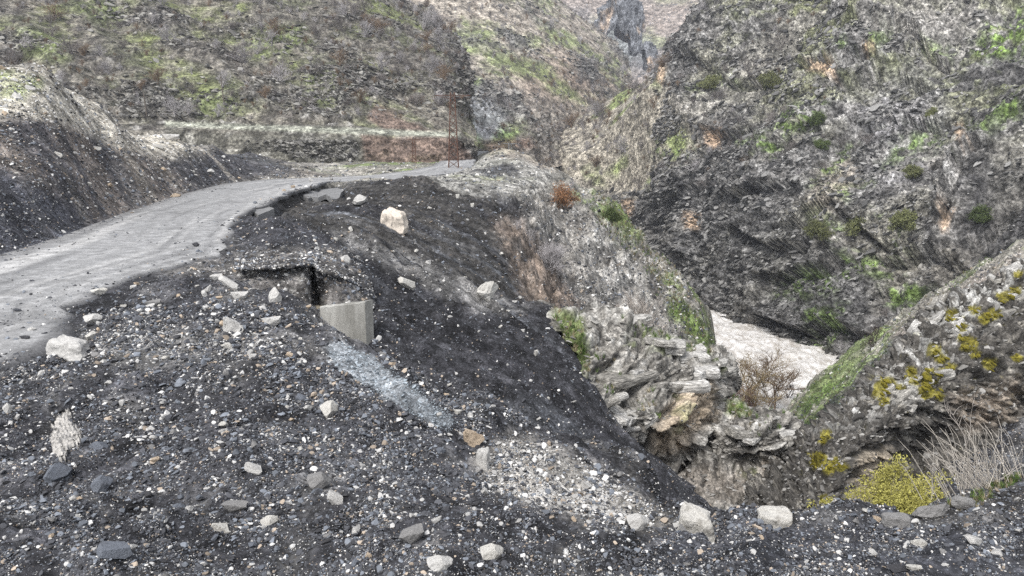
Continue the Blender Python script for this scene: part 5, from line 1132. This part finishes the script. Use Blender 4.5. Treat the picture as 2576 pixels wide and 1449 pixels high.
# ---- far bushes: the larger ones singly, the rest as a mass
BUSH = []
for k, (tw, lf) in enumerate((('lilac', None), ('grey', None), ('grey', None), ('brown', None), ('dark', 'olive'))):
    S_, tips = branches(900 + k, 13, 1.0, .75, 3, 5, .016, (0, 0), .2); BUSH.append((tube_mesh('bush_stems', S_, MT[tw]), leaf_mesh('bush_leaves', tips, 2, .05, .05, ML[lf], k) if lf else None))
def front(name, cond=None):
    P, N_, px, py = PATCH[name]; ok = (px > -40) & (px < 1064) & (py > -20) & (py < 560) & ((N_ * -P).sum(1) > 0)
    if cond is not None: ok &= cond(px / VS, py / VS)
    return np.nonzero(ok)[0]
def bushes(name, n_, lo, hi, cond, label, group, marks):
    P = PATCH[name][0]; idx = front(name, cond); its = []
    for k in rng.choice(idx, n_, replace=False):
        p = P[k]; kk = random.choice((0, 0, 1, 2, 3)); o = obj('hill_bush', BUSH[kk][0], None, label[kk > 2], 'shrub', group)
        q_ = random.uniform(lo, hi); s_ = q_ * p[1] / F_PX; its.append((o, ('large ' if q_ > .6 * lo + .4 * hi else 'small ') + ('brownish shrub' if kk > 2 else 'grey shrub'))); o.location = tuple(p); o.scale = (s_ * random.uniform(.9, 1.4), s_ * random.uniform(.9, 1.4), s_); o.rotation_euler = (0, 0, random.uniform(0, 6.28))
    name_by_place(its, marks)
bushes('left', 110, 8, 20, lambda a, b: (b < 300) & (a < 1130) & ~((a < 420) & (b > 160 + .4 * a)), ('leafless grey shrub on the left hillside above the track', 'leafless brownish shrub on the left hillside above the track'), 'shrubs on the left hillside', [('leaning wooden pole', 568, 220), ('pole behind the bank crest', 374, 260), ('top left picture corner', 0, 0), ('bright grass at upper left', 110, 110), ('red-brown cut above the track', 1000, 290), ('tall rusty pylon', 1141, 240), ('gully ending the left hillside', 1090, 60), ('grassy patch of the left hillside', 700, 100), ('cut bank top', 200, 230), ('rock clump of the left hillside', 500, 60)])
bushes('centre', 60, 5, 9, lambda a, b: (a > 1100) & (a < 1600) & (b < 340), ('leafless grey shrub on the middle hillside beyond the pylon', 'leafless brownish shrub on the middle hillside beyond the pylon'), 'shrubs on the middle hillside', [('head of the tall pylon', 1141, 200), ('slanting far rock wall', 1500, 90), ('bluish rock slab of the middle hillside', 1200, 260), ('far grey pylon', 1283, 340), ('brown slope of the middle hillside', 1400, 200), ('top edge of the middle hillside', 1230, 20)])
bushes('mountain', 36, 9, 18, lambda a, b: (a > 1420) & (a < 2000) & (b < 470), ('leafless grey shrub on the upper left of the mountain wall', 'leafless brownish shrub on the upper left of the mountain wall'), 'shrubs on the mountain wall', [('rust-brown shrub', 1417, 500), ('yellowish bush on the skyline', 1784, 220), ('olive bush high on the wall', 1934, 195), ('cream overhang spot', 1790, 345), ('small low crag', 1640, 140), ('pale leafless ridge shrub', 1602, 500)])
BUSHC = proto_collection('brush', [BUSH[k][0] for k in (0, 1, 2, 3)])
def brush_mass(nm, name, n_, lo, hi, cond=None):
    P = PATCH[name][0]; idx = front(name, cond); k = rng.choice(idx, n_); p = P[k]; s_ = (pareto(n_, lo, hi, 1.5) * p[:, 1] / F_PX)[:, None]
    scatter(nm, p, s_ * rng.uniform(.8, 1.3, (n_, 3)), np.stack([np.zeros(n_), np.zeros(n_), rng.uniform(0, 6.28, n_)], -1), np.full((n_, 3), .2), BUSHC)
brush_mass('hill_brush', 'left', 900, 3, 8, lambda a, b: (b < 300))
brush_mass('middle_brush', 'centre', 1300, 2.5, 5)
brush_mass('far_brush', 'far', 700, 1.5, 3.5)
brush_mass('wall_brush', 'mountain', 500, 3, 8, lambda a, b: (a < 2100) & (b < 480))
# ---- rock chunks that roughen the far slopes
def chunks(nm, name, n_, lo, hi, cf, flat=.6, cond=None, wfn=None, tilt=(0, 0)):
    P, N_, px, py = PATCH[name]; idx = front(name, cond); w = None
    if wfn is not None:
        w = wfn(P[idx]); w = w / w.sum()
    k = rng.choice(idx, n_, p=w); p = P[k]; s_ = (pareto(n_, lo, hi, 1.9) * p[:, 1] / F_PX)
    scl = np.stack([s_ * rng.uniform(1, 1.9, n_), s_ * rng.uniform(.8, 1.3, n_), s_ * rng.uniform(.5, 1, n_) * flat * 1.4], -1)
    rot_ = np.stack([rng.normal(tilt[0], .3, n_), rng.normal(tilt[1], .3, n_), rng.normal(0, .6, n_)], -1)
    b_ = rng.random(n_); c_ = np.array(cf[0]) + (np.array(cf[1]) - np.array(cf[0])) * (b_ ** 1.6)[:, None]
    scatter(nm, p, scl, rot_, c_, GRAVEL)
clus = lambda wl, sd, t: (lambda Q: .04 + sstep(t, t + .25, fbm(Q[:, 0], Q[:, 1], Q[:, 2] * 1.5, wl=wl, octs=4, gain=.6, seed=sd)))
chunks('hill_rubble', 'left', 14000, 1.5, 7, ((.04, .038, .036), (.3, .29, .265)), .7, lambda a, b: ~((b > 296) & (b < 352)) & ~((a > 900) & (b > 340)), clus(22, 505, .05), (0, .3))
chunks('middle_rubble', 'centre', 5000, 1.2, 5, ((.06, .06, .06), (.4, .39, .36)), .7, None, clus(45, 535, .05))
chunks('crag_rubble', 'mossy', 3600, 1.8, 9, ((.03, .028, .026), (.34, .33, .31)), .7, None, None, (0, -.4))
chunks('outcrop_rubble', 'outcrop', 1500, 1.8, 8, ((.06, .056, .05), (.4, .385, .355)), .5, None, None, (0, .1))
chunks('lower_outcrop_rubble', 'outcrop_low', 1300, 1.8, 8, ((.06, .056, .05), (.38, .365, .34)), .6, None, None, (0, .15))
chunks('far_rubble', 'far', 1500, 1.2, 3, ((.1, .1, .11), (.35, .35, .35)), .8)
chunks('wall_rubble', 'mountain', 24000, 1.5, 8, ((.03, .03, .03), (.3, .293, .28)), .6, lambda a, b: ~((a < 1640) & (b > 150 + (1640 - a) * .55) & (b < 480)), clus(12, 577, -.1), (0, -.4))
# ---- grass
GB = []
for k in range(4):
    r = np.random.default_rng(950 + k); V = []; F_ = []
    for q in range(16):
        a_ = r.uniform(0, 6.28); bx_, by_ = r.normal(0, .12, 2); l_ = r.uniform(.5, 1.0); o_ = r.uniform(.15, .6); w_ = .03
        c_, s_ = math.cos(a_), math.sin(a_); n0 = len(V)
        V += [(bx_ - s_ * w_, by_ + c_ * w_, 0), (bx_ + s_ * w_, by_ - c_ * w_, 0), (bx_ + c_ * o_ * .4 + s_ * w_ * .7, by_ + s_ * o_ * .4 - c_ * w_ * .7, l_ * .6), (bx_ + c_ * o_ * .4 - s_ * w_ * .7, by_ + s_ * o_ * .4 + c_ * w_ * .7, l_ * .6), (bx_ + c_ * o_, by_ + s_ * o_, l_)]
        F_ += [(n0, n0 + 1, n0 + 2, n0 + 3), (n0 + 3, n0 + 2, n0 + 4)]
    me = bpy.data.meshes.new('grass_tuft'); me.from_pydata(V, [], F_); GB.append(me)
M_GR, nt, b = new_mat('grass'); a = nt.nodes.new('ShaderNodeAttribute'); a.attribute_name = 'col'; a.attribute_type = 'INSTANCER'; nt.links.new(a.outputs['Color'], b.inputs['Base Color'])
for me in GB: me.materials.append(M_GR)
GRASSC = proto_collection('grass_tuft', GB)
def grass(nm, P, px_lo, px_hi, green):
    n_ = len(P); s_ = (rng.uniform(px_lo, px_hi, n_) * P[:, 1] / F_PX)[:, None]; r = rng.random(n_)[:, None]
    c_ = np.where(rng.random(n_)[:, None] < green, np.array([.09, .14, .035]) * (.7 + .7 * r), np.array([.27, .23, .14]) * (.6 + .6 * r))
    scatter(nm, P, np.repeat(s_, 3, 1), np.stack([rng.normal(0, .2, n_), rng.normal(0, .2, n_), rng.uniform(0, 6.28, n_)], -1), c_, GRASSC)
def patch_pts(P, vx, vy, poly, n_):
    m_ = vmask(vx, vy, poly, 8).ravel(); idx = np.nonzero(m_ > .4)[0]; return P.reshape(-1, 3)[rng.choice(idx, n_)] if len(idx) else np.zeros((0, 3))
gp = [patch_pts(P_o1, vx1, vy1, [(1385, 772), (1450, 790), (1480, 860), (1480, 960), (1430, 880)], 260), patch_pts(P_o1, vx1, vy1, [(1560, 800), (1700, 850), (1800, 890), (1700, 890), (1600, 850)], 160), patch_pts(P_o1, vx1, vy1, [(1500, 880), (1640, 960), (1660, 1060), (1500, 980)], 60), patch_pts(P_o2, vx2, vy2, [(1825, 1000), (1880, 1005), (1890, 1050), (1830, 1050)], 90), patch_pts(P_o2, vx2, vy2, [(1880, 1020), (1990, 1040), (1960, 1120), (1880, 1090)], 40)]
grass('outcrop_grass', np.concatenate(gp), 3, 8, .6)
P, i, j = sample_ground(2200, m_spur * sstep(-.1, .2, fbm(X, Y, Z, wl=5, octs=4, seed=351)) * (VX < 2500)); grass('spur_grass', P, 1.5, 3.5, .6)
P, i, j = sample_ground(900, vmask(VX, VY, [(1480, 470), (1600, 520), (1700, 660), (1810, 880), (1720, 860), (1620, 680), (1500, 560)], 20) * (D > 50)); grass('ridge_grass', P, 1.5, 4, .4)
P, i, j = sample_ground(140, vmask(VX, VY, [(2330, 1290), (2420, 1262), (2560, 1190), (2576, 1205), (2440, 1280)], 8) * (D < 14) * (D > 5)); grass('rim_grass', P, 4, 9, .6)

# ================================================================== POWER LINE
M_RUST = stone_mat('rusty_steel', base=(.13, .07, .05), stain=(.08, .055, .05), sc_=1.0); M_GALV = stone_mat('dull_steel', base=(.3, .31, .32), stain=(.2, .2, .2), sc_=1.0)
def bar(p, q, r_): return (Vector(p), Vector(q), r_, r_)
def pylon(vx, vyb, vyt, d, wb, wt, label, mat, arm=1.0, panels=9, r_=.05):
    P = atv(vx, vyb, d); T_ = atv(vx, vyt, d); H = T_[2] - P[2]
    P[2] -= .5; H += .5
    rt = empty('pylon', tuple(P), label, 'pylon'); cs = [(-1, -1), (1, -1), (1, 1), (-1, 1)]
    w = lambda t: (wb + (wt - wb) * t) / 2
    for (sx, sy) in cs: obj('leg', tube_mesh('leg', [bar((sx * w(0), sy * w(0), 0), (sx * w(1), sy * w(1), H), r_)], mat), rt)
    S_ = []
    for k in range(panels):
        t0, t1 = k / panels, (k + 1) / panels
        for q in range(4):
            a_, b_ = cs[q], cs[(q + 1) % 4]; S_.append(bar((a_[0] * w(t0), a_[1] * w(t0), H * t0), (b_[0] * w(t1), b_[1] * w(t1), H * t1), r_ * .6)); S_.append(bar((b_[0] * w(t0), b_[1] * w(t0), H * t0), (a_[0] * w(t1), a_[1] * w(t1), H * t1), r_ * .6))
    obj('bracing', tube_mesh('bracing', S_, mat), rt)
    obj('cross_arm', tube_mesh('cross_arm', [bar((-arm, 0, H * .96), (arm, 0, H * .96), r_ * 1.1), bar((-arm, 0, H * .96), (0, 0, H * .91), r_ * .6), bar((arm, 0, H * .96), (0, 0, H * .91), r_ * .6)], mat), rt)
    for sx in (-.95, 0, .95): obj('insulator', tube_mesh('insulator', [bar((sx * arm, 0, H * .96), (sx * arm, 0, H * (1.02 if sx else 1.05)), r_ * 1.3)], MS['dark']), rt)
    return rt
pylon(1141, 412, 232, 100, 1.25, .55, 'tall rusty lattice pylon on the gravel bench beside the road', M_RUST, 2.3, 11, .045)
pylon(1042, 414, 348, 124, .7, .35, 'short rusty lattice pole by the road in front of the brown cut', M_RUST, 1.1, 8, .035)
pylon(1283, 392, 360, 240, 1.6, .8, 'small grey pylon far up the valley behind the gravel mound', M_GALV, 2.4, 6, .09)
M_WOOD = stone_mat('grey_pole_wood', base=(.11, .095, .08), stain=(.07, .06, .05), sc_=1.0)
for (a_, b_, t_, lb) in ((568, 252, 192, 'leaning wooden pole on the grassy part of the left hillside'), (374, 288, 236, 'wooden pole rising behind the crest of the cut bank')):
    P, N_ = patch_hit('left', a_ * VS, b_ * VS); H = (b_ - t_) * VS * P[1] / F_PX; rt = empty('utility_pole', (P[0], P[1], P[2] - .4), lb, 'pole')
    obj('post', tube_mesh('post', [bar((0, 0, 0), (-.06 * H, 0, H + .4), .13)], M_WOOD), rt); obj('cross_arm', tube_mesh('cross_arm', [bar((-.055 * H - .8, 0, H * .95), (-.055 * H + .8, 0, H * .95), .07)], M_WOOD), rt)

# ---- rock spires on the far skyline
def spire(outline, d, th, label, seed):
    """a leaning rock wall: jagged slab with real thickness"""
    A_ = np.array([atv(a_, b_, d) for a_, b_ in outline[0]]); B_ = np.array([atv(a_, b_, d) for a_, b_ in outline[1]])   # top edge, foot
    K = np.stack([B_ + np.array([0, th, -6]), A_ + np.array([0, th * .6, 0]), A_ + np.array([0, -th * .1, 1.]), (A_ + B_) / 2 + np.array([0, -th * .5, 0]), B_ + np.array([0, -th, -6])], 0)
    P = catmull(K, 90, 90); N_ = patch_normals(P); x, y, z = P[..., 0], P[..., 1], P[..., 2]
    P = P + N_ * (11 * fbm(x * 1.6, y, z * .4, wl=20, octs=5, gain=.6, seed=seed, ridged=True) - 6)[..., None]
    c_ = np.broadcast_to(np.array([.13, .135, .145]), P.shape).copy(); c_ = mix(c_, (.36, .28, .21), sstep(.05, .3, fbm(x, y, z * .35, wl=12, octs=4, seed=seed + 1)) * .85)
    rt = empty('rock_spire', tuple(P[-1, 45]), label, 'rock'); o = obj('rock_face', grid_mesh('rock_face', P, M_FAR, c_), rt); o.location = -rt.location
spire(([(1466, 100), (1490, 70), (1515, 30), (1540, -10)], [(1478, 112), (1510, 96), (1530, 70), (1552, 40)]), 610, 10, 'slanting dark rock wall at the top of the valley', 971)
spire(([(1545, 10), (1560, -20), (1590, -10), (1606, 20), (1618, 40)], [(1550, 62), (1566, 74), (1586, 82), (1604, 70), (1620, 66)]), 615, 12, 'tan-streaked rock spire beside the slanting wall', 973)
spire(([(1582, 82), (1594, 66), (1610, 80)], [(1584, 112), (1600, 118), (1616, 108)]), 600, 9, 'small blocky crag below the tan-streaked spire', 975)
spire(([(1622, 130), (1634, 114), (1652, 128)], [(1622, 150), (1636, 158), (1654, 150)]), 560, 8, 'lowest crag with tan face under the spires', 977)

# ---- thin mountain air
hz = bpy.data.materials.new('thin_haze'); hz.use_nodes = True; nt = hz.node_tree; nt.nodes.clear()
pv = nt.nodes.new('ShaderNodeVolumePrincipled'); pv.inputs['Color'].default_value = (.86, .9, 1.0, 1); pv.inputs['Density'].default_value = .0003; pv.inputs['Anisotropy'].default_value = .2
mo = nt.nodes.new('ShaderNodeOutputMaterial'); nt.links.new(pv.outputs[0], mo.inputs['Volume'])
x0, x1, y0, y1, z0, z1 = -560, 640, -60, 1120, -62, 480
V = [(x0, y0, z0), (x1, y0, z0), (x1, y1, z0), (x0, y1, z0), (x0, y0, z1), (x1, y0, z1), (x1, y1, z1), (x0, y1, z1)]
me = bpy.data.meshes.new('haze'); me.from_pydata(V, [], [(0, 3, 2, 1), (4, 5, 6, 7), (0, 1, 5, 4), (1, 2, 6, 5), (2, 3, 7, 6), (3, 0, 4, 7)]); me.materials.append(hz)
obj('haze', me, kind='stuff')
